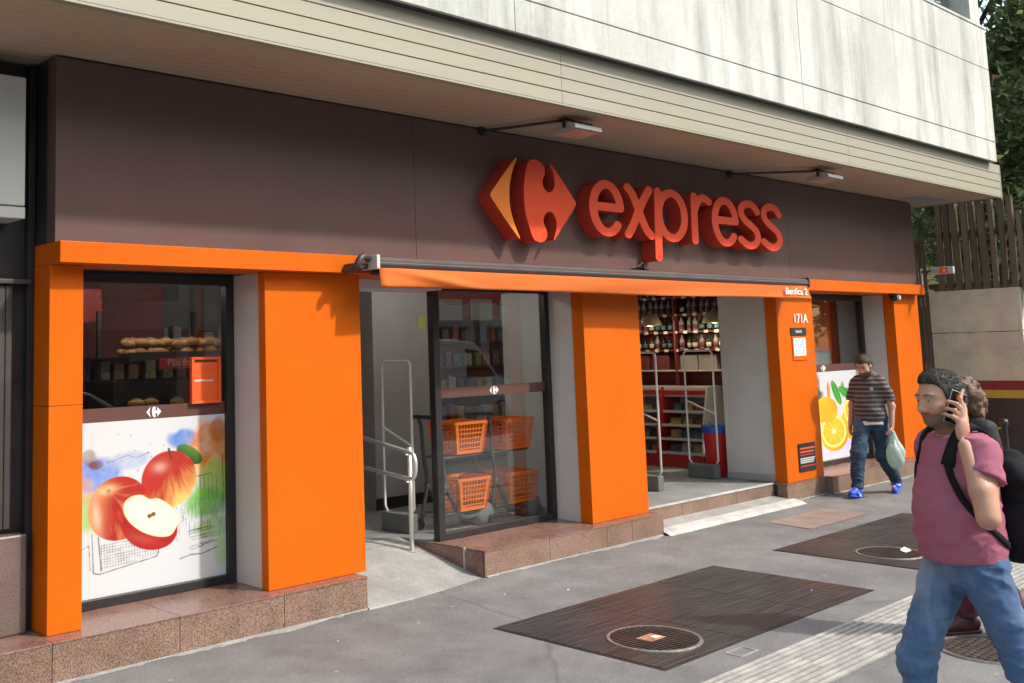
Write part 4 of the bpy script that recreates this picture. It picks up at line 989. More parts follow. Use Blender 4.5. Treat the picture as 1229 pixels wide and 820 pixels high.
for zi, z in enumerate(bsz[1:]):
    y = 7.3
    while y < 10.3:
        if min(abs(y-8.3), abs(y-9.4)) > 0.05:
            k = rnd.choice((0, 1, 1, 2) if zi != 2 else (2, 2, 0)); o = bottles[k]
            if bused[k]: o = copy_tree(o)
            bused[k] = True; o.location = (12.53+rnd.uniform(-.01, .02), y, z+0.001)
            tag(o, '%s bottle on the %s row of the red wall shelf' % (bn[k], ('lowest', 'second', 'third', 'top')[zi]), 'bottle', '%s bottles, %s row' % (bn[k], ('lowest', 'second', 'third', 'top')[zi]))
        y += rnd.uniform(0.088, 0.115)
boxp = []
for k, c_ in enumerate(((0.30, 0.29, 0.28), (0.16, 0.04, 0.04))):
    mb = MB().box(-0.10, 0.10, -0.14, 0.14, 0, 0.20, 0.004); mb.box(-0.104, -0.1005, -0.1, 0.1, 0.04, 0.15); o = mb.build('carton', mat('carton_%d' % k, c_+(1,), .7)); boxp.append(o)
cu = [False, False]
for i, y in enumerate((7.5, 7.85, 8.15, 8.6, 8.95)): place(boxp, 0 if i in (1, 2) else 1, (12.62, y, 1.521), 0, ('pale' if i in (1, 2) else 'dark red')+' carton on the shelf just above the chiller', 'carton', ('pale' if i in (1, 2) else 'dark red')+' cartons above the chiller', flags=cu)

# back gondola with products
t = thing('gondola_shelf', 'tall dark red gondola shelving along the back of the shop', 'shelf', (7.5, 10.9, PZ)); of = (7.5, 10.9, PZ)
bx('back_panel', M_DRED, t, 3.2, 12.0, 11.12, 11.18, PZ, 2.2, 0, of); gzs = [0.45, 0.85, 1.25, 1.65, 2.0]
for z in gzs: bx('shelf_board', M_WOOD, t, 3.2, 12.0, 10.72, 11.119, z-0.025, z, 0, of)
cartp = []
for k, m_ in enumerate(PACKM):
    mb = MB().box(-0.07, 0.07, -0.06, 0.06, 0, 0.23, 0.008); mb.box(-0.05, 0.05, -0.0635, -0.0605, 0.05, 0.17); mb.lathe([(0.03, 0.231), (0.028, 0.25), (0.0001, 0.25)], n=8) if k % 3 == 0 else None; cartp.append(mb.build('grocery_box', m_))
gu = [False]*8
for zi, z in enumerate(gzs):
    x = 3.4
    while x < 11.9:
        k = rnd.randrange(8); place(cartp, k, (x, 10.83, z+0.001), rnd.uniform(-.05, .05), '%s grocery box on the back gondola, shelf %s' % (colname[k], ('at the bottom', 'second from bottom', 'in the middle', 'second from top', 'at the top')[zi]), 'grocery box', '%s boxes on gondola shelf %d' % (colname[k], zi+1), (rnd.uniform(.7, 1.1), 1, rnd.uniform(.7, 1.1)), gu)
        x += rnd.uniform(0.155, 0.23)

# bread corner
t = thing('bread_stand', 'dark bakery stand holding a tray of rolls behind the left window', 'bakery stand', (4.5, 8.3, PZ)); of = (4.5, 8.3, PZ)
bx('cabinet', M_WOOD, t, 3.95, 5.05, 8.05, 8.6, PZ, 1.70, 0.01, of); bx('tray', M_WOOD, t, 4.02, 5.0, 7.93, 8.55, 1.86, 1.885, 0.004, of); bx('tray_front', M_WOOD, t, 4.02, 5.0, 7.915, 7.929, 1.86, 1.93, 0, of)
for x in (4.04, 4.98): bx('post', M_WOOD, t, x-0.015, x+0.015, 8.50, 8.54, 1.70, 2.3, 0, of)
bx('lower_tray', M_WOOD, t, 4.02, 5.0, 7.93, 8.04, 1.45, 1.47, 0, of)
t = thing('bread_sign', 'red strip sign with the words for French bread below the rolls', 'sign', (4.56, 7.90, 1.83))
bx('board', M_RED, t, -0.27, 0.30, 0, 0.012, -0.045, 0.045, 0.002); text_mesh('lettering', 'Pão francês', 0.085, mat('sign_cream', (.6, .45, .28, 1)), t, Matrix.Translation((0.0, -0.002, 0.005)) @ Matrix.Rotation(PI/2, 4, 'X'), 0.0008)
M_CRUST = mat('bread_crust', (0.42, 0.20, 0.06, 1), 0.6, var=0.35, vscale=14, bump=0.2, bscale=60)
mb = MB().lathe([(0.0001, -0.075), (0.022, -0.068), (0.034, -0.04), (0.038, 0), (0.034, 0.04), (0.022, 0.068), (0.0001, 0.075)], n=10, axis=0); mb.tube([(-0.04, 0, 0.036), (0, 0.004, 0.040), (0.04, 0, 0.036)], [0.004, 0.008, 0.004], 6)
roll = mb.build('bread_roll', M_CRUST, smooth=True); ru = [False]
for k in range(44):
    i = k % 11; j = (k//11) % 2; l = k//22
    place([roll], 0, (4.10+i*0.082+rnd.uniform(-.02, .02), 8.02+j*0.13+rnd.uniform(-.02, .02), 1.925+l*0.07+rnd.uniform(0, .02)), rnd.uniform(-.9, .9), 'crusty golden bread roll heaped on the bakery tray', 'bread roll', 'bread rolls on the tray', flags=ru)
for x in (4.12, 4.25, 4.5): place([roll], 0, (x, 7.98, 1.507), rnd.uniform(-.5, .5), 'single bread roll on the lower bakery tray', 'bread roll', 'bread rolls on the lower tray', flags=ru)

# red bin with blue bag
t = thing('waste_bin', 'red round waste bin with a blue liner inside the right doorway', 'waste bin', (11.60, 7.22, PZ))
MB().lathe([(0.125, 0), (0.13, 0.01), (0.155, 0.60), (0.160, 0.62), (0.152, 0.62), (0.13, 0.05), (0.0001, 0.04)], n=24).build('body', mat('red_plastic', (0.55, 0.022, 0.022, 1), .35, var=.05), t, smooth=True)
MB().lathe([(0.153, 0.625), (0.166, 0.628), (0.170, 0.60), (0.166, 0.555), (0.171, 0.535), (0.163, 0.53)], n=24).build('liner', mat('blue_liner', (0.02, 0.10, 0.42, 1), .3, var=.3, vscale=20, bump=.5, bscale=30), t, smooth=True)

# anti-theft gates
M_GATE = mat('pale_gate_tube', (0.72, 0.71, 0.68, 1), 0.35, metal=0.3)
def gate(label, x, y):
    t = thing('security_gate', label, 'security gate', (x, y, PZ), group='anti-theft gates at the doors')
    D = 0.36; H = 1.55; r = 0.05
    MB().tube([(0, 0, 0.16), (0, -0.04, 0.22), (0, -0.04, H-r)] + [(0, -0.04+r-r*math.cos(a), H-r+r*math.sin(a)) for a in (0.4, 0.8, 1.2, 1.57)] + [(0, D-r+r*math.sin(a), H-r+r*math.cos(a)) for a in (0, 0.4, 0.8, 1.2, 1.57)] + [(0, D, 0.22), (0, D-0.04, 0.16)], 0.0125, 8).build('loop', M_GATE, t, smooth=True)
    MB().tube([(0, -0.04, 0.78), (0, 0.02, 0.80), (0, D-0.04, 0.92), (0, D, 0.94)], 0.011, 8).build('cross_bar', M_GATE, t, smooth=True)
    bx('base', mat('grey_gate_base', (0.13, 0.135, 0.13, 1), .5), t, -0.055, 0.055, -0.03, D+0.0, 0.001, 0.17, 0.012)
gate('tubular security gate at the top of the ramp beside the basket window', 6.42, 7.16)
gate('tubular security gate partly hidden behind the middle orange pillar', 10.03, 7.0)
gate('tubular security gate in front of the red bin in the right doorway', 11.33, 7.08)

# handrail on the ramp
t = thing('handrail', 'stainless steel double handrail on the entrance ramp', 'handrail', (6.05, 6.75, 0.16)); of = (6.05, 6.75, 0.16); xr = 6.05
ur = lambda y: 1.013+0.155*(y-6.75); lr = lambda y: 0.785+0.10*(y-6.75)
lp = [(xr, 8.0, ur(8.0)), (xr, 6.76, ur(6.76))]
for k in range(1, 8):
    a = PI*k/8; zc = (ur(6.76)+lr(6.76))/2; rr = (ur(6.76)-lr(6.76))/2; lp.append((xr, 6.76-0.085*math.sin(a)**0.6, zc+rr*math.cos(a)))
lp += [(xr, 6.76, lr(6.76)), (xr, 8.0, lr(8.0))]
MB(of).tube(lp, 0.019, 12).build('rail', M_STEEL, t, smooth=True)
for y in (6.80, 7.95):
    zb_ = 0.17 if y < 7 else PZ
    MB(of).tube([(xr+0.045, y, zb_), (xr+0.045, y, ur(y)+0.03)], 0.0205, 12).build('post', M_STEEL, t, smooth=True)
    MB(of).lathe([(0.05, 0), (0.05, 0.008), (0.022, 0.012)], (xr+0.045, y, zb_), 16).build('foot', M_STEEL, t)
    for z in (ur(y)-0.035, lr(y)-0.035): MB(of).tube([(xr+0.045, y, z), (xr, y, z+0.002), (xr, y, z+0.03)], 0.007, 6).build('bracket', M_STEEL, t)

# basket trolleys and baskets
M_BASK = mat('orange_basket', (0.86, 0.19, 0.015, 1), 0.4, var=0.06); M_TRO = mat('dark_trolley', (0.050, 0.050, 0.052, 1), 0.5, var=0.2); M_TRO2 = mat('grey_trolley_cover', (0.15, 0.155, 0.15, 1), 0.5, var=0.1)
def basket_mesh():
    mb = MB(); W, D, H = 0.42, 0.36, 0.29; tp_, bt = 1.0, 0.80
    def P(u, v, z):                      # u,v in -1..1
        k = bt+(tp_-bt)*z/H; return (u*W/2*k, v*D/2*k, z)
    def bar(a, b, w, th=0.004):
        a, b = Vector(a), Vector(b); d = (b-a).normalized(); n_ = Vector((a.x+b.x, a.y+b.y, 0))
        n_ = Vector((1, 0, 0)) if abs(n_.x)/W > abs(n_.y)/D else Vector((0, 1, 0)); s_ = d.cross(n_).normalized()*w/2; n_ = n_*th/2
        mb.add([a-s_-n_, a+s_-n_, a+s_+n_, a-s_+n_, b-s_-n_, b+s_-n_, b+s_+n_, b-s_+n_], [(0, 3, 2, 1), (4, 5, 6, 7), (0, 1, 5, 4), (1, 2, 6, 5), (2, 3, 7, 6), (3, 0, 4, 7)])
    for sd in range(4):
        def Q(s, z): return P(s, -1, z) if sd == 0 else (P(1, s, z) if sd == 1 else (P(-s, 1, z) if sd == 2 else P(-1, -s, z)))
        n_ = 10 if sd % 2 == 0 else 8
        for i in range(1, n_):
            s = -1+2*i/n_; bar(Q(s, 0), Q(s, H-0.02), 0.010)
        for z in (0.045, 0.09, 0.135, 0.18, 0.22): bar(Q(-1, z), Q(1, z), 0.011, 0.005)
        for s in (-0.9, 0.9): bar(Q(s, 0), Q(s, H-0.02), 0.05 if sd % 2 == 0 else 0.06, 0.005)
        bar(Q(-1, 0.01), Q(1, 0.01), 0.03, 0.006); bar(Q(-1.02, H-0.012), Q(1.02, H-0.012), 0.028, 0.016)
    mb.box(-W/2*bt, W/2*bt, -D/2*bt, D/2*bt, 0, 0.006)
    return mb
hb = MB().tube([(-0.19, 0.0, 0.262), (-0.185, -0.13, 0.275), (0.185, -0.13, 0.275), (0.19, 0.0, 0.262)], 0.007, 6)
bk0 = None
for (x, y, z, lb) in ((6.985, 7.10, 0.92, 'upper orange shopping basket nearest the ramp'), (7.655, 7.10, 0.91, 'upper orange shopping basket nearer the middle pillar'), (6.99, 7.08, 0.405, 'lower orange shopping basket nearest the ramp'), (7.665, 7.08, 0.40, 'lower orange shopping basket nearer the middle pillar')):
    if bk0 is None:
        bk0 = thing('shopping_basket', lb, 'basket'); basket_mesh().build('basket_body', M_BASK, bk0); hb.build('handle', M_TRO2, bk0); b_ = bk0
    else: b_ = copy_tree(bk0)
    b_.location = (x, y, z); tag(b_, lb, 'basket', 'orange baskets on trolleys')
tr0 = None
for (x, lb) in ((6.96, 'dark two-tier basket trolley with handle sticking out beside the ramp'), (7.63, 'dark two-tier basket trolley nearer the middle pillar')):
    if tr0 is None:
        tr0 = thing('basket_trolley', lb, 'trolley'); t = tr0
        for s in (-0.12, 0.12):
            MB().tube(catmull([(-0.36, s, 1.02), (-0.33, s, 0.92), (-0.315, s, 0.70), (-0.28, s, 0.42), (-0.33, s, 0.20), (-0.37, s, 0.06)], 5), 0.018, 8).build('upright', M_TRO, t, smooth=True)
            MB().tube(catmull([(-0.29, s, 0.42), (-0.10, s, 0.13), (0.12, s, 0.10), (0.30, s, 0.10)], 5), 0.020, 8).build('base_rail', M_TRO, t, smooth=True)
            MB().tube([(-0.31, s, 0.655), (0.2, s, 0.655)], 0.012, 8).build('shelf_arm', M_TRO, t)
            MB().tube([(-0.29, s, 0.150), (0.2, s, 0.150)], 0.012, 8).build('shelf_arm', M_TRO, t)
        MB().tube([(-0.37, -0.17, 1.03), (-0.37, 0.17, 1.03)], 0.019, 10).build('handle', M_BLACK, t)
        c_ = MB(); c_.lathe([(0.0001, -0.16), (0.07, -0.155), (0.115, -0.12), (0.12, 0.12), (0.07, 0.155), (0.0001, 0.16)], (0.20, 0, 0.095), 16, 1); o = c_.build('wheel_cover', M_TRO2, t, smooth=True); o.scale = (1.15, 1, 1.0)
        for (wx, wy) in ((0.28, -0.17), (0.28, 0.17), (-0.37, -0.13), (-0.37, 0.13)): MB().lathe([(0.0001, -0.014), (0.045, -0.014), (0.05, -0.008), (0.05, 0.008), (0.045, 0.014), (0.0001, 0.014)], (wx, wy, 0.05), 16, 1).build('wheel', M_BLACK, t)
    else: t = copy_tree(tr0)
    t.location = (x, 7.10, PZ); tag(t, lb, 'trolley', 'basket trolleys behind the glass')

# ------------------------------------------------------------------ right-hand end: side wall, fences, trees, yellow house
XW = 16.8
t = thing('boundary_wall', 'weathered grey wall with red and yellow stripes and dark base beyond the shop', 'wall', (XW, 6.0, 0)); of = (XW, 6.0, 0)
M_GCONC = mat('weathered_grey_concrete', (0.64, 0.54, 0.40, 1), 0.9, var=0.25, vscale=1.6, bump=0.4, bscale=25, speck=0.15)
bx('block', M_GCONC, t, XW, XW+0.35, 5.33, 6.60, 1.93, 2.565, 0.01, of); bx('block', M_GCONC, t, XW+0.004, XW+0.35, 5.33, 6.60, 1.205, 1.922, 0.01, of)
bx('red_stripe', mat('dull_red_paint', (0.24, 0.022, 0.022, 1), .7, var=.2), t, XW-0.003, XW+0.35, 5.325, 8.5, 1.075, 1.203, 0.002, of)
bx('yellow_stripe', mat('dull_yellow_paint', (0.52, 0.34, 0.035, 1), .7, var=.2), t, XW-0.005, XW+0.35, 5.323, 8.5, 0.955, 1.073, 0.002, of)
bx('dark_base', M_DARK, t, XW, XW+0.35, 5.328, 8.5, -0.05, 0.953, 0, of)
M_SLAT = [mat('brown_slat_%s' % c_, k+(1,), .7, var=.35, vscale=3, stretch=(3, 3, .4), bump=.2) for c_, k in (('a', (0.155, 0.105, 0.070)), ('b', (0.12, 0.085, 0.058)), ('c', (0.19, 0.13, 0.085)))]
t = thing('slat_fence', 'fence of narrow brown vertical slats between pillar and striped wall', 'fence', (XW, 7.0, 0)); of = (XW, 7.0, 0)
s0 = [MB().box(-0.012, 0.012, -0.024, 0.024, 0, 1.0).build('slat', m_, t) for m_ in M_SLAT]; su = [False]*3
for zz0, zz1 in ((1.21, 2.50), (2.58, 3.30)):
    for i in range(26):
        k = rnd.randrange(3); o = s0[k]
        if su[k]: o = o.copy(); C.objects.link(o); o.parent = t
        su[k] = True; o.location = (0.03, 6.635+i*0.064-7.0, zz0); o.scale = (1, 1, zz1-zz0)
for z in (1.205, 2.5, 3.3): bx('rail', M_SLAT[1], t, XW+0.0, XW+0.05, 6.61, 8.3, z+0.001, z+0.075, 0, of)
t = thing('picket_fence', 'tall brown picket fence standing on the striped wall before the trees', 'fence', (XW, 6.0, 2.57)); of = (XW, 6.0, 2.57)
p0 = [MB().box(-0.035, 0.035, -0.035, 0.035, 0, 1.0).build('picket', m_, t) for m_ in M_SLAT]; pu = [False]*3
for i in range(12):
    k = i % 3; o = p0[k]
    if pu[k]: o = o.copy(); C.objects.link(o); o.parent = t
    pu[k] = True; o.location = (0.12, 5.02+i*0.128-6.0, -0.25 if i < 3 else 0.0); o.scale = (rnd.uniform(.9, 1.3), rnd.uniform(.8, 1.25), 1.34+rnd.uniform(-.03, .05)); o.rotation_euler = (rnd.uniform(-.02, .02), rnd.uniform(-.02, .02), 0)
bx('top_rail', M_SLAT[1], t, XW+0.16, XW+0.20, 4.9, 6.65, 3.42, 3.49, 0, of); bx('low_rail', M_SLAT[1], t, XW+0.16, XW+0.20, 4.9, 6.65, 2.62, 2.69, 0, of)

M_BARK = mat('bark', (0.075, 0.055, 0.042, 1), .9, var=.4, vscale=8, bump=.8, bscale=25, stretch=(1, 1, .3))
def leaf_mat(name, c1, c2):
    m, nt, p = base_mat(name); N = nt.nodes; L = nt.links
    oi = N.new('ShaderNodeTexCoord'); n = N.new('ShaderNodeTexNoise'); n.inputs['Scale'].default_value = 3.0; n.inputs['Detail'].default_value = 3; L.new(oi.outputs['Object'], n.inputs['Vector'])
    r = N.new('ShaderNodeValToRGB'); r.color_ramp.elements[0].position = .35; r.color_ramp.elements[1].position = .65; r.color_ramp.elements[0].color = c1; r.color_ramp.elements[1].color = c2; L.new(n.outputs['Fac'], r.inputs['Fac'])
    L.new(r.outputs['Color'], p.inputs['Base Color']); p.inputs['Roughness'].default_value = .5; p.inputs['Specular IOR Level'].default_value = .3
    tl = N.new('ShaderNodeBsdfTranslucent'); L.new(r.outputs['Color'], tl.inputs['Color']); mx = N.new('ShaderNodeMixShader'); mx.inputs[0].default_value = .5
    L.new(p.outputs[0], mx.inputs[1]); L.new(tl.outputs[0], mx.inputs[2]); L.new(mx.outputs[0], N['Material Output'].inputs['Surface'])
    return m
M_LEAF = [leaf_mat('leaf_dark', (0.085, 0.12, 0.05, 1), (0.23, 0.28, 0.12, 1)), leaf_mat('leaf_light', (0.10, 0.14, 0.04, 1), (0.25, 0.28, 0.09, 1))]
def tree(label, x, y, h, cr, ch, nleaf, seed, leafm, group, ls=0.10, cz=None):
    r = random.Random(seed); t = thing('tree', label, 'tree', (x, y, -0.02), group=group)
    tr = MB(); cz = cz or h-ch/2
    tr.tube([(0, 0, 0), (0.04, 0.02, h*0.25), (-0.03, 0.05, h*0.55), (0.02, 0, h*0.85)], [0.17, 0.13, 0.10, 0.04], 10)
    limbs = []
    for k in range(14):
        a = r.uniform(0, 2*PI); z0 = r.uniform(h*0.3, h*0.8); R_ = cr*r.uniform(.5, .9)
        e = Vector((R_*math.cos(a), R_*math.sin(a), min(h*.97, z0+r.uniform(.1, .35)*h))); limbs.append(e)
        tr.tube([(0, 0, z0), (e.x*.45, e.y*.45, z0+(e.z-z0)*.35), e[:]], [0.05, 0.03, 0.012], 6)
    tr.build('trunk', M_BARK, t, smooth=True)
    cl = []
    for k in range(60):
        while True:
            u = Vector((r.uniform(-1, 1), r.uniform(-1, 1), r.uniform(-1, 1)))
            if 0.25 < u.length < 1: break
        cl.append((Vector((u.x*cr, u.y*cr, cz+u.z*ch/2)), r.uniform(.25, .6)))
    vs = []; fs = []
    for k in range(nleaf):
        c_, s_ = cl[r.randrange(60)]; p_ = c_+Vector((r.gauss(0, 1), r.gauss(0, 1), r.gauss(0, .8)))*s_*0.55
        n_ = Vector((r.gauss(0, 1), r.gauss(0, 1), r.gauss(0, 1)+.6)).normalized(); u = n_.cross(Vector((r.gauss(0, 1), r.gauss(0, 1), r.gauss(0, 1)))).normalized(); w = n_.cross(u); l = ls*r.uniform(.35, 1.25)
        i = len(vs); vs += [(p_-u*l)[:], (p_+w*l*.42+n_*l*.12)[:], (p_+u*l)[:], (p_-w*l*.42+n_*l*.12)[:]]; fs.append((i, i+1, i+2, i+3))
    me = MB(); me.v = vs; me.f = fs; me.build('crown', leafm, t)
    return t
tree('tall dark evergreen tree right behind the picket fence by the canopy', 18.7, 6.3, 9.5, 1.5, 8.4, 12000, 1, M_LEAF[0], 'trees beyond the shop', cz=5.4)
tree('tall leafy tree at the right edge rising past the upper windows', 19.4, 4.7, 10.5, 1.6, 8.8, 12000, 2, M_LEAF[0], 'trees beyond the shop', cz=6.0)
tree('lighter green tree with sunlit leaves behind the picket fence', 22.5, 6.3, 8.5, 1.8, 6.0, 9000, 3, M_LEAF[1], 'trees beyond the shop', cz=4.6)
tree('dark tree filling the gap behind the narrow slats', 20.5, 8.6, 9.0, 1.9, 7.5, 9000, 4, M_LEAF[0], 'trees beyond the shop', cz=5.0)
tree('far pale green tree in front of the yellow house', 25.5, 8.6, 10, 2.2, 8, 9000, 5, M_LEAF[1], 'trees beyond the shop', cz=5.4)
tree('far tree beyond the road end at the right edge', 27, 5.0, 11, 2.4, 9, 9000, 6, M_LEAF[1], 'trees beyond the shop', cz=6.2)
t = thing('yellow_house', 'pale yellow house glimpsed between the trees beyond the fence', 'house', (30, 8, 0)); of = (30, 8, 0)
M_YEL = mat('yellow_plaster', (0.62, 0.47, 0.20, 1), .85, var=.1)
bx('wall', M_YEL, t, 29, 36, 3.6, 14, -0.2, 7.5, 0, of); MB(of).prism([(3.0, 7.5), (14.6, 7.5), (8.8, 9.8)], 0, 28.6, 36.4).build('roof', mat('clay_roof', (0.22, 0.08, 0.045, 1), .8), t)
for y in (5.0, 8, 11):
    for z in (1.2, 4.4):
        w_ = bx('window', M_FRAME, t, 28.94, 28.999, y, y+1.1, z, z+1.4, 0, of); bx('pane', M_DARK, w_, 28.925, 28.939, y+.06, y+1.04, z+.06, z+1.34, 0, of)
# barrier posts with yellow chains at the right edge
M_YCH = mat('yellow_chain', (0.60, 0.42, 0.03, 1), .5)
bl = ['dark barrier post with yellow chains nearest the striped wall', 'dark barrier post with yellow chains at the photo edge']
for k, (x, y) in enumerate(((14.6, 4.95), (14.6, 4.62))):
    t = thing('barrier_post', bl[k], 'post', (x, y, 0), group='barrier posts')
    MB().lathe([(0.10, 0), (0.10, 0.02), (0.035, 0.04), (0.035, 0.72), (0.05, 0.74), (0.05, 0.80), (0.0001, 0.82)], n=14).build('post_body', M_FRAME, t, smooth=True)
    for z in (0.70, 0.45): MB().tube(catmull([(0, 0.0 if k else 0.42, z+.01), (0, -0.08 if k else 0.25, z-.01), (0, -0.16 if k else 0.12, z-.012), (0, -0.33 if k else 0.0, z)], 4), 0.014, 6).build('chain', M_YCH, t)
o = MB().prism([(-0.25, 0), (0.25, 0), (0.22, 0.22), (-0.22, 0.24)], 1, -0.2, 0.2).build('cement_block', M_CEMENT); o.location = (14.9, 4.45, 0); tag(o, 'pale cement block beneath the chains at the right edge', 'block')
# ------------------------------------------------------------------ across the street (seen mirrored in the glass)
M_VANW = mat('white_van_paint', (0.75, 0.76, 0.77, 1), .3, var=.03, coat=.5); M_SILV = mat('silver_car_paint', (0.34, 0.35, 0.36, 1), .3, metal=.4, var=.03, coat=.5)
M_TYRE = mat('tyre_rubber', (0.02, 0.02, 0.02, 1), .8); M_VGL = mat('vehicle_glass', (0.012, 0.014, 0.016, 1), .06, var=.05)
M_LAMPV = mat('headlight_lens', (0.6, 0.6, 0.58, 1), .1)
def vehicle(name, label, cat, loc, paint, prof, width, windows, wheels, wr, lamp):
    t = thing(name, label, cat, loc)
    n = len(prof); mb = MB(); zt = max(z for x, z in prof)
    secs = []
    for s, k in ((-1, 1.0), (-0.86, 0.0), (0.86, 0.0), (1, 1.0)):
        pass
    rows = [(-1.0, 0.05), (-0.97, 0.02), (-0.85, 0.0), (0.85, 0.0), (0.97, 0.02), (1.0, 0.05)]
    cx = sum(x for x, z in prof)/n; cz = sum(z for x, z in prof)/n
    for s, ins in rows:
        for x, z in prof:
            tum = 1-0.10*max(0, (z-0.9)/(zt-0.9+1e-6))
            mb.v.append((cx+(x-cx)*(1-ins), s*width/2*tum, cz+(z-cz)*(1-ins)))
    m = len(rows)
    mb.f = [(i*n+k, (i+1)*n+k, (i+1)*n+(k+1) % n, i*n+(k+1) % n) for i in range(m-1) for k in range(n)] + [tuple(range(n)), tuple(range((m-1)*n, m*n))[::-1]]
    mb.build('body', paint, t, smooth=False)
    for w in windows:
        for s in (-1, 1):
            wb = MB(); q = []
            for x, z in w:
                tum = 1-0.10*max(0, (z-0.9)/(zt-0.9)); q.append((x, s*(width/2*tum+0.004), z))
            wb.add(q, [tuple(range(len(q)))]); wb.build('side_window', M_VGL, t)
    for x in wheels:
        for s in (-1, 1):
            wh = MB().lathe([(wr*.6, -0.10), (wr*.93, -0.10), (wr, -0.07), (wr, 0.07), (wr*.93, 0.10), (wr*.6, 0.10)], (x, s*(width/2-0.09), wr), 20, 1).build('wheel', M_TYRE, t, smooth=True)
            MB().lathe([(0.0001, -0.05), (wr*.6, -0.09), (wr*.6, 0.09), (0.0001, 0.05)], (x, s*(width/2-0.09), wr), 16, 1).build('rim', M_ALU, wh)
    for s in (-1, 1): bx('headlight', M_LAMPV, t, lamp[0]-0.12, lamp[0]+0.02, s*width*0.36-0.14, s*width*0.36+0.14, lamp[1]-0.09, lamp[1]+0.09, 0.03)
    return t
van_p = [(-2.6, 0.35), (2.45, 0.35), (2.62, 0.55), (2.60, 0.95), (2.35, 1.12), (1.75, 1.30), (1.15, 2.05), (0.9, 2.22), (0.3, 2.30), (-2.5, 2.30), (-2.62, 2.1)]
vehicle('parked_van', 'white panel van across the street, mirrored in the basket window', 'van', (18.6, -6.6, -0.13), M_VANW, van_p, 1.95, [[(0.55, 1.30), (1.62, 1.30), (1.05, 1.98), (0.55, 2.05)]], (-1.6, 1.75), 0.34, (2.5, 0.85))
car_p = [(-2.05, 0.3), (2.05, 0.3), (2.15, 0.5), (2.10, 0.72), (1.95, 0.82), (1.0, 0.98), (0.35, 1.38), (0.0, 1.47), (-0.9, 1.48), (-1.5, 1.30), (-2.0, 1.0), (-2.12, 0.8)]
vehicle('parked_car', 'silver hatchback across the street, mirrored in the left window', 'car', (8.6, -6.6, -0.13), M_SILV, car_p, 1.75, [[(0.0, 0.98), (0.80, 0.98), (0.30, 1.33), (0.0, 1.38)], [(-1.3, 0.98), (-0.06, 0.98), (-0.06, 1.38), (-0.85, 1.38)]], (-1.35, 1.35), 0.31, (2.05, 0.66))
blab = ['grey office block across the street', 'brown brick block across the street', 'dark concrete block across the street', 'beige apartment block across the street']
for k, (x0, x1, h, c_) in enumerate(((-14, 4, 9.5, (0.50, 0.48, 0.45)), (4.4, 17, 11, (0.34, 0.25, 0.20)), (17.4, 30, 8.5, (0.36, 0.36, 0.35)), (30.4, 52, 12, (0.55, 0.49, 0.41)))):
    t = thing('street_building', blab[k], 'building', ((x0+x1)/2, -16, 0), group='buildings across the street'); of = ((x0+x1)/2, -16, 0)
    bx('wall', mat('far_wall_%s' % 'abcd'[k], c_+(1,), .85, var=.2, vscale=.7), t, x0, x1, -26, -16, -0.1, h, 0, of)
    bx('cornice', M_GCONC, t, x0-0.1, x1+0.1, -26, -15.85, h+0.001, h+0.3, 0, of); bx('shopfront', M_FRAME, t, x0+0.5, x1-0.5, -15.999, -15.9, 0.1, 2.8, 0, of)
    x = x0+0.9
    while x+1.4 < x1:
        z = 3.6
        while z+1.6 < h:
            w_ = bx('window', M_PALE, t, x, x+1.4, -15.999, -15.93, z, z+1.6, 0, of); bx('pane', M_VGL, w_, x+.07, x+1.33, -15.929, -15.92, z+.07, z+1.53, 0, of); z += 2.9
        x += 2.5
tree('street tree across the road, mirrored in the left window', 4.0, -13.5, 8, 2.4, 5.5, 5000, 11, M_LEAF[0], 'street trees across the road', ls=.16)
tree('street tree across the road behind the white van', 22.0, -13.5, 8, 2.4, 5.5, 5000, 12, M_LEAF[0], 'street trees across the road', ls=.16)
tree('street tree across the road between car and van', 12.5, -13.5, 7.5, 2.3, 5.0, 5000, 13, M_LEAF[0], 'street trees across the road', ls=.16)
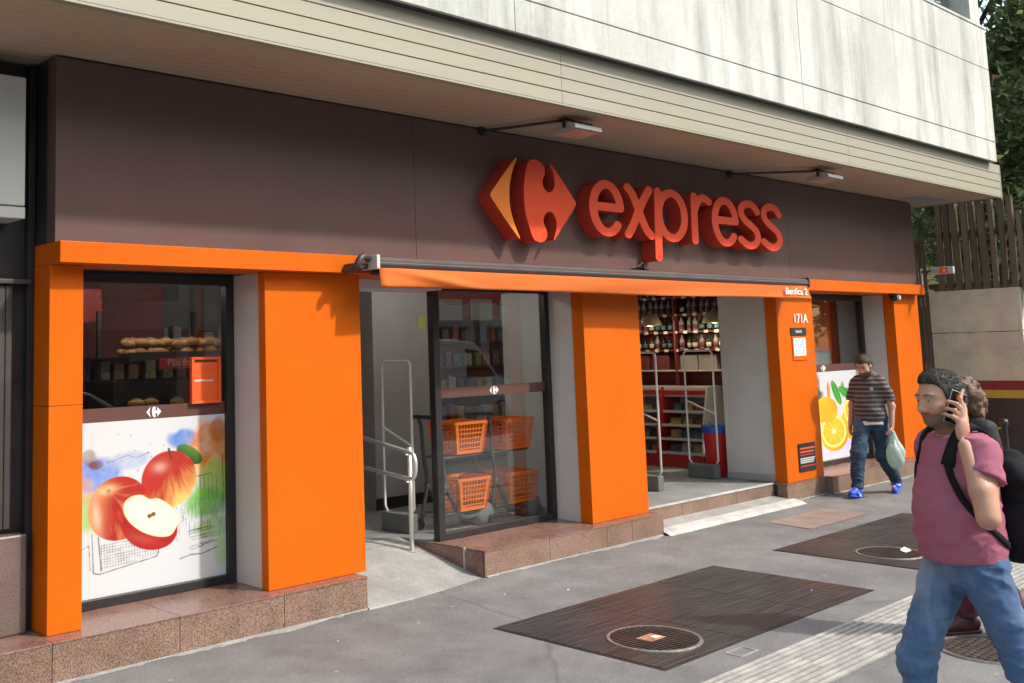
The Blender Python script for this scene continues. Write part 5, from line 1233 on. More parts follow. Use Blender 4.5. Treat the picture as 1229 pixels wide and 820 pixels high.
# ------------------------------------------------------------------ people: smooth signed-distance bodies turned into meshes
class SD:
    def __init__(s, h): s.h = h; s.pr = []
    def cone(s, a, b, ra, rb, k=0.02, flat=None):
        s.pr.append(('cone', np.array(a, float), np.array(b, float), ra, rb, k, flat)); return s
    def chain(s, pts, rs, k=0.02):
        for i in range(len(pts)-1): s.cone(pts[i], pts[i+1], rs[i], rs[i+1], k)
        return s
    def ell(s, c, r, k=0.02, rot=None, op='add'):
        s.pr.append((op, np.array(c, float), np.array(r, float), rot, k)); return s
    def bounds(s):
        lo = np.full(3, 9.0); hi = -lo
        for p in s.pr:
            if p[0] == 'cone': m = max(p[3], p[4]); l = np.minimum(p[1], p[2])-m; u = np.maximum(p[1], p[2])+m
            elif p[0] == 'add': m = p[2].max(); l = p[1]-m; u = p[1]+m
            else: continue
            lo = np.minimum(lo, l); hi = np.maximum(hi, u)
        return lo-0.03, hi+0.03
    @staticmethod
    def _d(p, X, Y, Z):
        if p[0] == 'cone':
            a, b = p[1], p[2]; d = b-a; L2 = d@d+1e-12
            px, py, pz = X-a[0], Y-a[1], Z-a[2]
            t = np.clip((px*d[0]+py*d[1]+pz*d[2])/L2, 0, 1)
            return np.sqrt((px-t*d[0])**2+(py-t*d[1])**2+(pz-t*d[2])**2)-(p[3]+(p[4]-p[3])*t)
        c, r, R = p[1], p[2], p[3]
        px, py, pz = X-c[0], Y-c[1], Z-c[2]
        if R is not None:
            px, py, pz = (R[0][0]*px+R[1][0]*py+R[2][0]*pz, R[0][1]*px+R[1][1]*py+R[2][1]*pz, R[0][2]*px+R[1][2]*py+R[2][2]*pz)
        k0 = np.sqrt((px/r[0])**2+(py/r[1])**2+(pz/r[2])**2); k1 = np.sqrt((px/r[0]**2)**2+(py/r[1]**2)**2+(pz/r[2]**2)**2)+1e-9
        return k0*(k0-1)/k1
    def point(s, q):
        D = 0.5; q = [np.array(v) for v in q]
        for p in s.pr:
            d = float(s._d(p, *q)); k = p[5] if p[0] == 'cone' else p[4]
            if p[0] == 'sub': hh = max(0, k-abs(-d-D))/max(k, 1e-6); D = max(D, -d)+hh*hh*k*0.25
            else: hh = max(0, k-abs(d-D))/max(k, 1e-6); D = min(D, d)-hh*hh*k*0.25
        return D
    def grid(s):
        lo, hi = s.bounds(); h = s.h; n = np.ceil((hi-lo)/h).astype(int)+1
        D = np.full(n, 0.08, np.float32); ax = [lo[i]+np.arange(n[i])*h for i in range(3)]
        for p in s.pr:
            if p[0] == 'cone': m = max(p[3], p[4]); l = np.minimum(p[1], p[2])-m; u = np.maximum(p[1], p[2])+m; k = p[5]
            else: m = p[2].max(); l = p[1]-m; u = p[1]+m; k = p[4]
            l = l-k-0.04; u = u+k+0.04
            i0 = np.clip(np.floor((l-lo)/h).astype(int), 0, n); i1 = np.clip(np.ceil((u-lo)/h).astype(int)+1, 0, n)
            sl = tuple(slice(i0[i], i1[i]) for i in range(3))
            X, Y, Z = np.meshgrid(ax[0][sl[0]], ax[1][sl[1]], ax[2][sl[2]], indexing='ij', sparse=True)
            d = s._d(p, X, Y, Z).astype(np.float32); E_ = D[sl]
            if p[0] == 'sub': hh = np.maximum(0, k-np.abs(-d-E_))/max(k, 1e-6); D[sl] = np.maximum(E_, -d)+hh*hh*k*0.25
            else: hh = np.maximum(0, k-np.abs(d-E_))/max(k, 1e-6); D[sl] = np.minimum(E_, d)-hh*hh*k*0.25
        return D, lo, ax
def snet(D, lo, h):
    S_ = D < 0; n = np.array(D.shape)-1
    cnt = np.zeros(n, np.int8); acc = np.zeros(tuple(n)+(3,), np.float32)
    cs = [(i, j, k) for i in (0, 1) for j in (0, 1) for k in (0, 1)]
    def V(A, c): return A[c[0]:c[0]+n[0], c[1]:c[1]+n[1], c[2]:c[2]+n[2]]
    for a in cs:
        for axx in range(3):
            if a[axx] == 1: continue
            b = list(a); b[axx] = 1; b = tuple(b)
            da, db = V(D, a), V(D, b); m = (da < 0) != (db < 0)
            t = np.where(m, da/(da-db+1e-12), 0)
            cnt += m
            for q in range(3): acc[..., q] += np.where(m, a[q]+(t if q == axx else 0), 0)
    act = cnt > 0; idx = np.full(tuple(n), -1, np.int64); idx[act] = np.arange(act.sum())
    ijk = np.argwhere(act); P = (ijk+acc[act]/cnt[act][:, None])*h+lo
    F = []
    for axx in range(3):
        u, v = (axx+1) % 3, (axx+2) % 3
        sl0 = [slice(None)]*3; sl1 = [slice(None)]*3; sl0[axx] = slice(0, -1); sl1[axx] = slice(1, None)
        A = S_[tuple(sl0)]; B_ = S_[tuple(sl1)]; cr = np.argwhere(A != B_)
        ok = (cr[:, u] >= 1) & (cr[:, v] >= 1) & (cr[:, u] < n[u]) & (cr[:, v] < n[v]); cr = cr[ok]
        def at(du, dv):
            c = cr.copy(); c[:, u] -= du; c[:, v] -= dv; return idx[c[:, 0], c[:, 1], c[:, 2]]
        q = np.stack([at(1, 1), at(0, 1), at(0, 0), at(1, 0)], 1); flip = ~A[cr[:, 0], cr[:, 1], cr[:, 2]]
        q[flip] = q[flip][:, ::-1]; F.append(q)
    return P, np.concatenate(F)
def sd_mesh(name, sd, m, parent, disp=None, colfn=None, cut=None, smooth_it=1):
    D, lo, ax = sd.grid(); h = sd.h
    if disp is not None or cut is not None:
        X, Y, Z = np.meshgrid(*ax, indexing='ij', sparse=True)
        if disp is not None:
            near = np.abs(D) < 0.05; I = np.argwhere(near); D[near] += disp(ax[0][I[:, 0]], ax[1][I[:, 1]], ax[2][I[:, 2]]).astype(np.float32)
        if cut is not None: D = np.maximum(D, cut(X, Y, Z).astype(np.float32))
    P, F = snet(D, lo, h)
    me = bpy.data.meshes.new(name); me.from_pydata(P.tolist(), [], F.tolist())
    if smooth_it:
        bm = bmesh.new(); bm.from_mesh(me)
        for _ in range(smooth_it): bmesh.ops.smooth_vert(bm, verts=bm.verts, factor=0.5, use_axis_x=True, use_axis_y=True, use_axis_z=True)
        bm.to_mesh(me); bm.free()
    for p in me.polygons: p.use_smooth = True
    me.update()
    if colfn is not None:
        at = me.color_attributes.new('Col', 'FLOAT_COLOR', 'POINT'); co = np.empty(len(me.vertices)*3, np.float32); me.vertices.foreach_get('co', co); co = co.reshape(-1, 3).astype(float)
        rgba = np.ones((len(co), 4), np.float32); rgba[:, :3] = np.clip(colfn(co), 0, 1); at.data.foreach_set('color', rgba.ravel())
    me.materials.append(m)
    o = bpy.data.objects.new(name, me); C.objects.link(o); o.parent = parent
    return o
def rotm(yaw=0, pitch=0, roll=0):
    return np.array((Matrix.Rotation(yaw, 3, 'Z') @ Matrix.Rotation(pitch, 3, 'Y') @ Matrix.Rotation(roll, 3, 'X')))

M_SKIN = vcol_mat('skin', 0.5, bump=0.08, bscale=160, spec=0.35, sss=0.12)
M_HAIRD = mat('dark_greying_hair', (0.042, 0.035, 0.031, 1), .7, var=.7, spec=.25, vscale=60, bump=.8, bscale=120, stretch=(1, 1, .35))
M_HAIRB = mat('brown_hair', (0.050, 0.028, 0.017, 1), .6, var=.5, vscale=60, bump=.8, bscale=120, stretch=(1, 1, .35))
M_CURL = mat('curly_brown_hair', (0.13, 0.065, 0.030, 1), .55, var=.6, vscale=30, bump=1.0, bscale=70)

def add_head(sd, c, R, hs=1.0):
    """head prims; c = skull centre; R = 3x3 head rotation (x forward, y left, z up)"""
    T = lambda p: c+R@(np.array(p, float)*hs)
    E_ = lambda p, r, k=0.012, op='add', rr=None: sd.ell(T(p), np.array(r)*hs, k*hs, R if rr is None else R@rr, op)
    E_((-0.012, 0, 0.028), (0.098, 0.077, 0.092), .02)            # cranium
    E_((0.028, 0, -0.030), (0.066, 0.062, 0.092), .03)            # face
    E_((0.040, 0, -0.088), (0.048, 0.046, 0.034), .025)           # jaw and chin
    E_((0.072, 0, -0.100), (0.020, 0.024, 0.018), .015)
    for s in (-1, 1):
        E_((0.052, s*0.038, -0.035), (0.034, 0.026, 0.028), .02)  # cheek
        E_((0.010, s*0.052, -0.075), (0.035, 0.018, 0.035), .025) # jaw angle
        E_((0.078, s*0.028, 0.026), (0.018, 0.028, 0.010), .012)  # brow
        E_((0.094, s*0.031, 0.003), (0.016, 0.019, 0.013), .010, 'sub')
        E_((0.074, s*0.031, 0.002), (0.0155, 0.0155, 0.0145), .002)
        E_((0.079, s*0.031, 0.0105), (0.0125, 0.0165, 0.0055), .003)  # lids
        E_((-0.004, s*0.078, -0.012), (0.022, 0.010, 0.034), .006, rr=rotm(0, -0.15, 0)); E_((0.0, s*0.086, -0.010), (0.012, 0.006, 0.020), .006, 'sub')
        E_((0.101, s*0.013, -0.040), (0.012, 0.009, 0.009), .008) # nostril wing
    sd.cone(T((0.084, 0, 0.016)), T((0.112, 0, -0.034)), 0.0095, 0.0135, .012)   # nose
    E_((0.083, 0, -0.066), (0.017, 0.025, 0.0065), .006); E_((0.081, 0, -0.078), (0.016, 0.021, 0.0075), .006)
    return T
def head_col(c, R, skin, lip, brow, stub, stub_a, hairc, hs=1.0):
    def f(P):
        Q = (P-c)@R/hs
        n = fbm(P[:, 0]*30, P[:, 1]*30, P[:, 2]*30, 3, 2)[:, None]; n2 = fbm(P[:, 0]*200, P[:, 1]*200, P[:, 2]*200, 2, 5)
        col = np.ones((len(P), 3))*np.array(skin)*(0.90+0.22*n)
        x, y, z = Q[:, 0], Q[:, 1], Q[:, 2]; inh = (np.abs(y) < 0.12) & (np.abs(x) < 0.16) & (np.abs(z) < 0.16)
        def put(mask, cc, a=1.0):
            m = (np.clip(mask, 0, 1)*inh*a)[:, None]; col[:] = col*(1-m)+np.array(cc)*m
        put(np.exp(-(((x-0.10)/0.03)**2+(y/0.03)**2+((z+0.035)/0.03)**2)), np.array(skin)*np.array([1.1, .8, .75]), .5)
        for s in (-1, 1): put(np.exp(-(((x-0.07)/0.03)**2+((y-s*0.045)/0.025)**2+((z+0.035)/0.022)**2)), np.array(skin)*np.array([1.1, .82, .78]), .4)
        be = np.clip((-0.050-z)/0.012, 0, 1)*np.clip((x+0.015+0.0)/0.02, 0, 1); be = np.maximum(be, np.clip((x+0.015)/.015, 0, 1)*np.clip((0.045-x)/.02, 0, 1)*np.clip((-z-0.01)/.02, 0, 1))
        put(be*(0.75+0.5*n2), stub, stub_a)
        ms = np.exp(-((z+0.056)/0.007)**4)*(np.abs(y) < 0.030)*(x > 0.07); put(ms*(0.7+0.5*n2), stub, min(1, stub_a*1.1))
        put(np.exp(-((z+0.072)/0.011)**4)*(np.abs(y) < 0.023)*(x > 0.078), lip, .85)
        put(np.exp(-((z+0.0722)/0.0022)**2)*(np.abs(y) < 0.022)*(x > 0.078), np.array(lip)*0.3, .9)
        for s in (-1, 1):
            bw = np.exp(-((z-0.029-0.06*(0.03-np.abs(y-s*0.03)))/0.0055)**4)*(np.abs(y-s*0.033) < 0.022)*(x > 0.05); put(bw*(0.7+0.5*n2), brow, .9)
            ew = np.exp(-((z-0.0005)/0.0052)**4)*(np.abs(y-s*0.031) < 0.0125)*(x > 0.06); put(ew, (0.5, 0.48, 0.45), .9)
            ir = (np.hypot(y-s*0.031, z-0.001) < 0.0058)*(x > 0.06); put(ir*1.0, (0.03, 0.018, 0.01)); put(np.exp(-((z-0.0062)/0.0018)**2)*(np.abs(y-s*0.031) < 0.0145)*(x > 0.06), (0.03, 0.02, 0.015), .9)
        return col
    return f
def short_hair(name, c, R, m, parent, thick=0.013, front=0.058, h=0.0055, nape=-0.075, seed=1, spike=0.006, hs=1.0, quiff=0.028):
    sd = SD(h); T = lambda p: c+R@(np.array(p, float)*hs); A_ = lambda *v: np.array(v)*hs
    sd.ell(T((-0.014, 0, 0.030)), A_(0.098+thick, 0.077+thick*0.75, 0.092+thick), .01, R)
    sd.ell(T((-0.045, 0, -0.025)), A_(0.062+thick*.6, 0.064+thick*.6, 0.065), .03, R)
    sd.ell(T((0.036, 0, 0.102)), A_(0.040, 0.050, quiff), .025, R@rotm(0, 0.42, 0))
    def cut(X, Y, Z):
        px, py, pz = X-c[0], Y-c[1], Z-c[2]
        x = R[0][0]*px+R[1][0]*py+R[2][0]*pz; y = R[0][1]*px+R[1][1]*py+R[2][1]*pz; z = R[0][2]*px+R[1][2]*py+R[2][2]*pz
        x, y, z = x/hs, y/hs, z/hs
        zl = np.interp(x, [-0.13, -0.10, -0.055, -0.02, 0.002, 0.014, 0.022, 0.034, 0.052, 0.075, 0.2], [nape, nape, nape+0.01, 0.014, 0.010, -0.026, -0.018, 0.050, front-0.006, front, front])
        return (zl-z)*0.8*hs
    def disp(x, y, z):
        Q = (np.stack([x, y, z], 1)-c)@R
        return (fbm(Q[:, 0]*26, Q[:, 1]*70, Q[:, 2]*30, 3, seed)-0.47)*spike*3
    return sd_mesh(name, sd, m, parent, disp=disp, cut=cut)
def strands(hair, m, parent, n, L, c, R, seed=1, back=0.8):
    me = hair.data; r = random.Random(seed); mb = MB(); nv = len(me.vertices)
    for _ in range(n):
        v = me.vertices[r.randrange(nv)]; p = v.co; nn = v.normal
        q = Vector(tuple((np.array(p)-c)@R)); fl = Vector(tuple(R@np.array([-0.75, 0.0, -0.45 if q.z < 0.06 else 0.15])))
        d = (nn*0.30+fl*back+Vector((r.gauss(0, .25), r.gauss(0, .25), r.gauss(0, .25)))).normalized(); l = L*r.uniform(.5, 1.2); s_ = d.cross(nn+Vector((.01, .02, .03))).normalized()*0.0016
        mid = p+d*l*.55+nn*0.001; e = mid+(d*.8-nn*.45).normalized()*l*.5
        mb.add([p-s_-nn*.002, p+s_-nn*.002, mid+s_*.8, mid-s_*.8, e], [(0, 1, 2, 3), (3, 2, 4)])
    return mb.build('hair_strands', m, hair)
def hand(sd, wrist, palm_dir, normal, thumb_side, curl=0.5, s=1.0):
    """relaxed or gripping hand: palm_dir towards fingers, normal out of the palm"""
    w = np.array(wrist, float); d = np.array(palm_dir, float); d /= np.linalg.norm(d); n_ = np.array(normal, float); n_ -= d*(n_@d); n_ /= np.linalg.norm(n_); sd_ = np.cross(d, n_)*thumb_side
    R = np.stack([d, sd_, n_], 1)
    sd.ell(w+d*0.048*s, (0.050*s, 0.040*s, 0.017*s), .012, R)
    for i, (o_, L) in enumerate(((0.027, .072), (0.009, .080), (-0.010, .075), (-0.027, .060))):
        b = w+d*0.085*s+sd_*o_*s; p = [b]; a = 0.25*curl
        for q, f in enumerate((.42, .32, .26)):
            a += curl*(0.55 if q == 0 else 0.8); p.append(p[-1]+(d*math.cos(a)+n_*math.sin(a))*L*f*s)
        sd.chain(p, [0.0098*s, 0.009*s, 0.008*s, 0.0068*s], .003)
    b = w+d*0.02*s+sd_*0.030*s; sd.chain([b, b+(d*.6+sd_*.7+n_*.3)*0.04*s, b+(d*1.0+sd_*.75+n_*.75)*0.068*s], [0.0135*s, 0.0105*s, 0.008*s], .006)
def shoe(name, ankle, toe_dir, m, parent, pitch=0.0, sole=None, L=0.27):
    a = np.array(ankle, float); yaw = math.atan2(toe_dir[1], toe_dir[0]); R = rotm(yaw, pitch, 0); T = lambda p: a+R@np.array(p, float)
    sd = SD(0.008); sd.chain([T((-0.05, 0, -0.045)), T((0.04, 0, -0.05)), T((0.15, 0.0, -0.062))], [0.043, 0.045, 0.034], .03); sd.cone(T((0, 0, 0.02)), T((0.0, 0, -0.03)), 0.044, 0.048, .03); sd.cone(T((0.02, 0, 0.005)), T((0.10, 0, -0.045)), 0.036, 0.034, .02)
    def cut(X, Y, Z): return -(R[0][2]*(X-a[0])+R[1][2]*(Y-a[1])+R[2][2]*(Z-a[2])+0.085)
    o = sd_mesh(name, sd, m, parent, cut=cut)
    if sole is not None:
        s2 = SD(0.008); s2.chain([T((-0.055, 0, -0.088)), T((0.04, 0, -0.088)), T((0.155, 0, -0.086))], [0.045, 0.046, 0.038], .02)
        def cut2(X, Y, Z):
            z = R[0][2]*(X-a[0])+R[1][2]*(Y-a[1])+R[2][2]*(Z-a[2]); return np.maximum(z+0.078, -(z+0.100))
        sd_mesh('sole', s2, sole, o, cut=cut2)
    return o
def fold_noise(ax_, fx, fy, fz, amp, seed):
    return lambda x, y, z: (fbm(x*fx, y*fy, z*fz, 3, seed)-0.46)*amp

# ================= man in the pink T-shirt, on the phone
PX = thing('person', 'man in pink T-shirt and blue jeans talking on a phone', 'person', (4.785, 1.815, 0), math.radians(141))
hc = np.array([0.062, 0.0, 1.607]); HR = rotm(math.radians(13), math.radians(7), 0)
pc = hc+HR@np.array([0.014, 0.096, -0.034])
SKIN1 = (0.52, 0.285, 0.19)
bd = SD(0.0065)
add_head(bd, hc, HR, 0.93)
bd.cone((0.040, 0, 1.555), (0.0, 0, 1.43), 0.055, 0.066, .03)
bd.ell((0.0, 0, 1.31), (0.12, 0.165, 0.16), .05); bd.ell((0.03, 0, 1.12), (0.135, 0.15, 0.17), .06); bd.ell((0.0, 0, 0.96), (0.115, 0.15, 0.12), .05)
LSH, LEL, LWR = (0.0, 0.19, 1.375), (0.062, 0.285, 1.145), tuple(pc+np.array([0.018, 0.080, -0.150]))
RSH, REL, RWR = (-0.01, -0.19, 1.375), (-0.13, -0.23, 1.12), (-0.15, -0.22, 0.90)
bd.chain([LSH, LEL], [0.046, 0.041], .03); bd.chain([LEL, tuple(np.array(LEL)*.62+np.array(LWR)*.38+np.array([0.0, .008, 0])), LWR], [0.042, 0.042, 0.027], .02)
bd.chain([RSH, REL, RWR], [0.046, 0.045, 0.030], .03); hand(bd, RWR, (0.1, 0.0, -1), (0.2, 1, 0), 1, .5)
# left hand closed round the phone: palm outside, fingers over its front edge
pl_ = HR@np.array([0.48, -0.06, -0.87]); pl_ /= np.linalg.norm(pl_); pn = HR@np.array([0.06, 0.99, 0.06]); pn -= pl_*(pn@pl_); pn /= np.linalg.norm(pn); pw = np.cross(pn, pl_)   # long axis, outward normal, width
PR = np.stack([pl_, pw, pn], 1)
bd.ell(pc+np.array([0.004, 0.044, -0.085]), (0.030, 0.020, 0.052), .016, rotm(0.3, -0.2, 0))
front = pw if pw[0] > 0 else -pw
for i, (al, up_) in enumerate(((-0.045, 0.0), (-0.012, 0.004), (0.018, 0.002), (0.045, -0.004))):
    k0 = pc+pl_*(al*0.75+0.018)+pn*0.032-front*0.004; k1 = pc+pl_*al+pn*0.036+front*0.026; k2 = pc+pl_*al+pn*0.016+front*0.046; k3 = pc+pl_*al-pn*0.006+front*0.043
    if i == 0: k1 = pc+pl_*(-0.040)+pn*0.026+front*0.010; k2 = pc+pl_*(-0.062)+pn*0.019+front*0.004; k3 = pc+pl_*(-0.082)+pn*0.014-front*0.002
    base = (pc+np.array([0.004, 0.048, -0.070]))*0.5+k0*0.5
    bd.chain([base, k0, k1, k2, k3], [0.0115, 0.0105, 0.0095, 0.0085, 0.0072], .004)
bd.chain([tuple(pc+np.array([-0.015, 0.040, -0.095])), pc+pl_*0.03-front*0.040+pn*0.022, pc+pl_*-0.005-front*0.043+pn*0.004, pc+pl_*-0.03-front*0.040-pn*0.004], [0.016, 0.013, 0.010, 0.008], .006)
# legs
RH, RK, RA = (0.02, -0.09, 0.92), (0.20, -0.10, 0.50), (0.17, -0.10, 0.10)
LH, LK, LA = (-0.01, 0.085, 0.92), (-0.15, 0.10, 0.50), (-0.44, 0.11, 0.22)
for H_, K_, A_ in ((RH, RK, RA), (LH, LK, LA)): bd.chain([H_, K_, A_], [0.085, 0.058, 0.040], .04)
bd.ell((0.19, -0.10, 0.05), (0.10, 0.04, 0.035), .03); bd.ell((-0.40, 0.11, 0.14), (0.09, 0.04, 0.035), .03, rotm(0, 0.6, 0))
hcol = head_col(hc, HR, SKIN1, (0.36, 0.13, 0.10), (0.03, 0.02, 0.015), (0.075, 0.052, 0.043), 0.75, (0.03, 0.02, 0.02), hs=0.93)
sd_mesh('body', bd, M_SKIN, PX, colfn=hcol)
ho = short_hair('hair', hc, HR, M_HAIRD, PX, thick=0.006, front=0.082, nape=-0.055, hs=0.93, h=0.0045, spike=0.0025)
strands(ho, M_HAIRD, PX, 6000, 0.022, hc, HR, back=2.6)
strands(ho, mat('grey_hair', (0.13, 0.12, 0.11, 1), .6, var=.3), PX, 1300, 0.020, hc, HR, 8, back=2.6)
# T-shirt
sh = SD(0.0075)
sh.ell((0.0, 0, 1.32), (0.132, 0.184, 0.165), .05); sh.ell((0.034, 0, 1.15), (0.150, 0.168, 0.18), .08); sh.ell((0.016, 0, 0.98), (0.158, 0.184, 0.27), .08)
sh.cone((0.0, -0.10, 1.425), (0.0, 0.10, 1.425), 0.060, 0.060, .04); sh.cone((0.012, 0, 1.45), (0.0, 0, 1.40), 0.072, 0.09, .03)
sh.chain([(0.0, 0.170, 1.385), (0.036, 0.248, 1.245)], [0.074, 0.068], .035); sh.chain([(-0.01, -0.175, 1.39), (-0.04, -0.24, 1.235)], [0.080, 0.082], .035)
def shirt_cut(X, Y, Z):
    hem = 0.935+0.004*np.sin(X*19+Y*9)-Z
    neck = np.minimum(Z-(1.468-0.30*np.maximum(X-0.02, 0)), 0.5-np.hypot(X, Y)*0)   # collar line dips at the front
    return np.maximum(np.maximum(hem, neck), np.where(np.abs(Y) > 0.205, (1.285+0.25*(np.abs(Y)-0.25)+0.55*X)-Z, -1))
def shirt_fold(x, y, z):
    a = (fbm((x+z*0.7)*9, y*5, (z-x*0.5)*17, 3, 31)-0.46)*0.020
    b = -0.0075*np.exp(-(np.sin((z*17+x*12-y*9)+5*fbm(x*4, y*4, z*4, 2, 8))/0.35)**2)*np.clip(fbm(x*6, y*6, z*6, 2, 15)*3-.9, 0, 1)*np.clip((1.42-z)/.2, 0, 1)
    rg = 1-np.abs(2*fbm(x*8+z*6, y*8-z*5, z*10, 3, 37)-0.94); c_ = -0.010*np.clip(rg-.74, 0, 1)/.26*np.clip(0.35+np.abs(y)*3.0, 0, 1)
    return a+b+c_
M_PINK = mat('pink_cotton', (0.36, 0.115, 0.165, 1), .85, var=.035, vscale=5, bump=.25, bscale=260, spec=.2)
SHIRT = sd_mesh('t_shirt', sh, M_PINK, PX, disp=shirt_fold, cut=shirt_cut)
# jeans
jn = SD(0.0075)
jn.ell((0.0, 0, 0.925), (0.130, 0.156, 0.115), .05)
for H_, K_, A_ in ((RH, RK, RA), (LH, LK, LA)): jn.chain([H_, K_, A_], [0.096, 0.064, 0.056], .035)
def jean_fold(x, y, z):
    rg = 1-np.abs(2*fbm(x*7+z*3, y*7, z*15-x*5, 3, 43)-0.94); rg2 = 1-np.abs(2*fbm(x*16, y*16, z*34, 2, 47)-0.8)
    return (fbm(x*6, y*6, z*9, 3, 41)-0.46)*0.020*np.clip((0.93-z)/.1, .25, 1)-0.010*np.clip(rg-.72, 0, 1)/.28*np.clip(0.45+np.abs(z-.68)*2.2, 0, 1)-0.006*np.clip(rg2-.7, 0, 1)/.3+np.sin(z*70+x*30+6*fbm(x*6, y*6, z*6, 2, 3))*0.0028*np.clip((0.62-z)/.12, 0, 1)+np.sin(x*60-z*40)*0.0025*np.clip((z-.80)/.06, 0, 1)
def denim_col(fade=1.0, base=(0.085, 0.150, 0.275), hi=(0.36, 0.44, 0.55)):
    def f(P):
        x, y, z = P[:, 0], P[:, 1], P[:, 2]; n1 = fbm(x*7, y*7, z*5, 3, 3); n2 = fbm(x*90, y*90, z*25, 2, 6); n3 = fbm(x*18, y*18, z*45, 3, 17)
        m = np.clip((n1-0.36)*1.7, 0, 1)*np.clip((x+0.06)/0.14, 0.15, 1)*np.clip((z-0.35)/.25, .35, 1)*fade
        m = np.clip(m+(n3-0.47)*0.22*fade, 0, 1)
        return (np.array(base)*(1-m[:, None])+np.array(hi)*m[:, None])*(0.82+0.38*n2[:, None])
    return f
M_DENIM = vcol_mat('denim', .85, bump=.3, bscale=220, spec=.2)
JN = sd_mesh('jeans', jn, M_DENIM, PX, disp=jean_fold, colfn=denim_col(), cut=lambda X, Y, Z: np.maximum(Z-0.965, 0.085-Z))
M_SHOEB = mat('brown_shoe', (0.05, 0.03, 0.02, 1), .5); M_SOLE = mat('shoe_sole', (0.3, 0.3, 0.29, 1), .7)
shoe('shoe', (0.17, -0.10, 0.10), (1, -.05), M_SHOEB, PX, 0, M_SOLE); shoe('shoe', (-0.44, 0.11, 0.235), (1, .05), M_SHOEB, PX, 0.62, M_SOLE)
def to_world(root, name, label, cat):
    t = thing(name, label, cat, root.location[:], root.rotation_euler[2]); return t
# phone: held thing of its own
t = to_world(PX, 'phone', 'black mobile phone held to the ear of the man in pink', 'phone')
mb = MB().box(-0.068, 0.068, -0.034, 0.034, -0.0045, 0.0045, 0.003); o = mb.build('case', mat('black_phone', (.012, .012, .014, 1), .2), t)
MX = Matrix(((PR[0][0], PR[0][1], PR[0][2], pc[0]), (PR[1][0], PR[1][1], PR[1][2], pc[1]), (PR[2][0], PR[2][1], PR[2][2], pc[2]), (0, 0, 0, 1)))
o.data.transform(MX)
o = MB().box(-0.0695, 0.0695, -0.0355, 0.0355, -0.0015, 0.0015, 0.001).build('rim', M_STEEL, t); o.data.transform(MX)
o = MB().box(-0.060, -0.036, -0.012, 0.020, 0.0046, 0.0062, 0.0005).build('camera_plate', M_NOT, t); o.data.transform(MX)
# backpack with straps following the shirt
t = to_world(PX, 'backpack', 'black backpack on the back of the man in pink', 'backpack')
bp_ = SD(0.010); M_NYL = mat('black_nylon', (0.013, 0.013, 0.015, 1), .85, spec=.15, var=.3, vscale=10, bump=.3, bscale=150)
bp_.ell((-0.225, 0.01, 1.17), (0.095, 0.140, 0.215), .05); bp_.ell((-0.215, 0.01, 1.06), (0.115, 0.155, 0.15), .05); bp_.ell((-0.29, 0.01, 1.06), (0.065, 0.115, 0.12), .02); bp_.cone((-0.18, -0.08, 1.28), (-0.18, 0.10, 1.28), .05, .05, .04)
sd_mesh('bag', bp_, M_NYL, t, disp=lambda x, y, z: (fbm(x*12, y*12, z*14, 3, 4)-.46)*.03+np.where(np.abs(z-1.17) < .006, .006, 0))
for z_, s_ in ((1.12, .118), (0.96, .12)): MB().tube([(-0.30-0.045*math.cos(a/10*PI-PI/2)*.6, 0.01+s_*math.sin(a/10*PI-PI/2), z_) for a in range(11)], 0.005, 6).build('zip', mat('zip_tape', (.05, .05, .055, 1), .6), t)
def project(p, off):
    p = np.array(p, float)
    for _ in range(14):
        d = sh.point(p); e = 0.004
        g_ = np.array([sh.point(p+np.eye(3)[i]*e)-sh.point(p-np.eye(3)[i]*e) for i in range(3)]); g_ /= np.linalg.norm(g_)+1e-9; p = p-g_*(d-off)*0.9
    return p, g_
def strap(pts, w, name):
    c_ = catmull(pts, 6); Q = [project(p, 0.010) for p in c_]; mb = MB(); n = len(Q)
    for i, (p, g_) in enumerate(Q):
        tt = Q[min(i+1, n-1)][0]-Q[max(i-1, 0)][0]; s_ = np.cross(tt, g_); s_ /= np.linalg.norm(s_)+1e-9
        for a, b in ((-1, 0.006), (1, 0.006), (1, -0.012), (-1, -0.012)): mb.v.append(tuple(p+s_*a*w/2+g_*b))
    mb.f = [(4*i+k, 4*i+(k+1) % 4, 4*i+4+(k+1) % 4, 4*i+4+k) for i in range(n-1) for k in range(4)]+[(0, 3, 2, 1), (4*n-4, 4*n-3, 4*n-2, 4*n-1)]
    return mb.build(name, M_NYL, t, smooth=True)
strap([(-0.15, 0.09, 1.36), (-0.08, 0.105, 1.46), (0.0, 0.115, 1.50), (0.08, 0.12, 1.44), (0.13, 0.125, 1.34)], 0.052, 'strap')
strap([(0.125, 0.122, 1.37), (0.125, 0.128, 1.33), (0.10, 0.165, 1.22), (0.02, 0.18, 1.10), (-0.08, 0.16, 1.02), (-0.14, 0.12, 1.0)], 0.026, 'lower_strap')
strap([(-0.15, -0.09, 1.36), (-0.08, -0.105, 1.46), (0.0, -0.115, 1.50), (0.08, -0.12, 1.44), (0.13, -0.125, 1.34)], 0.052, 'strap')
strap([(0.125, -0.13, 1.33), (0.10, -0.165, 1.22), (0.02, -0.18, 1.10), (-0.08, -0.16, 1.02), (-0.14, -0.12, 1.0)], 0.026, 'lower_strap')

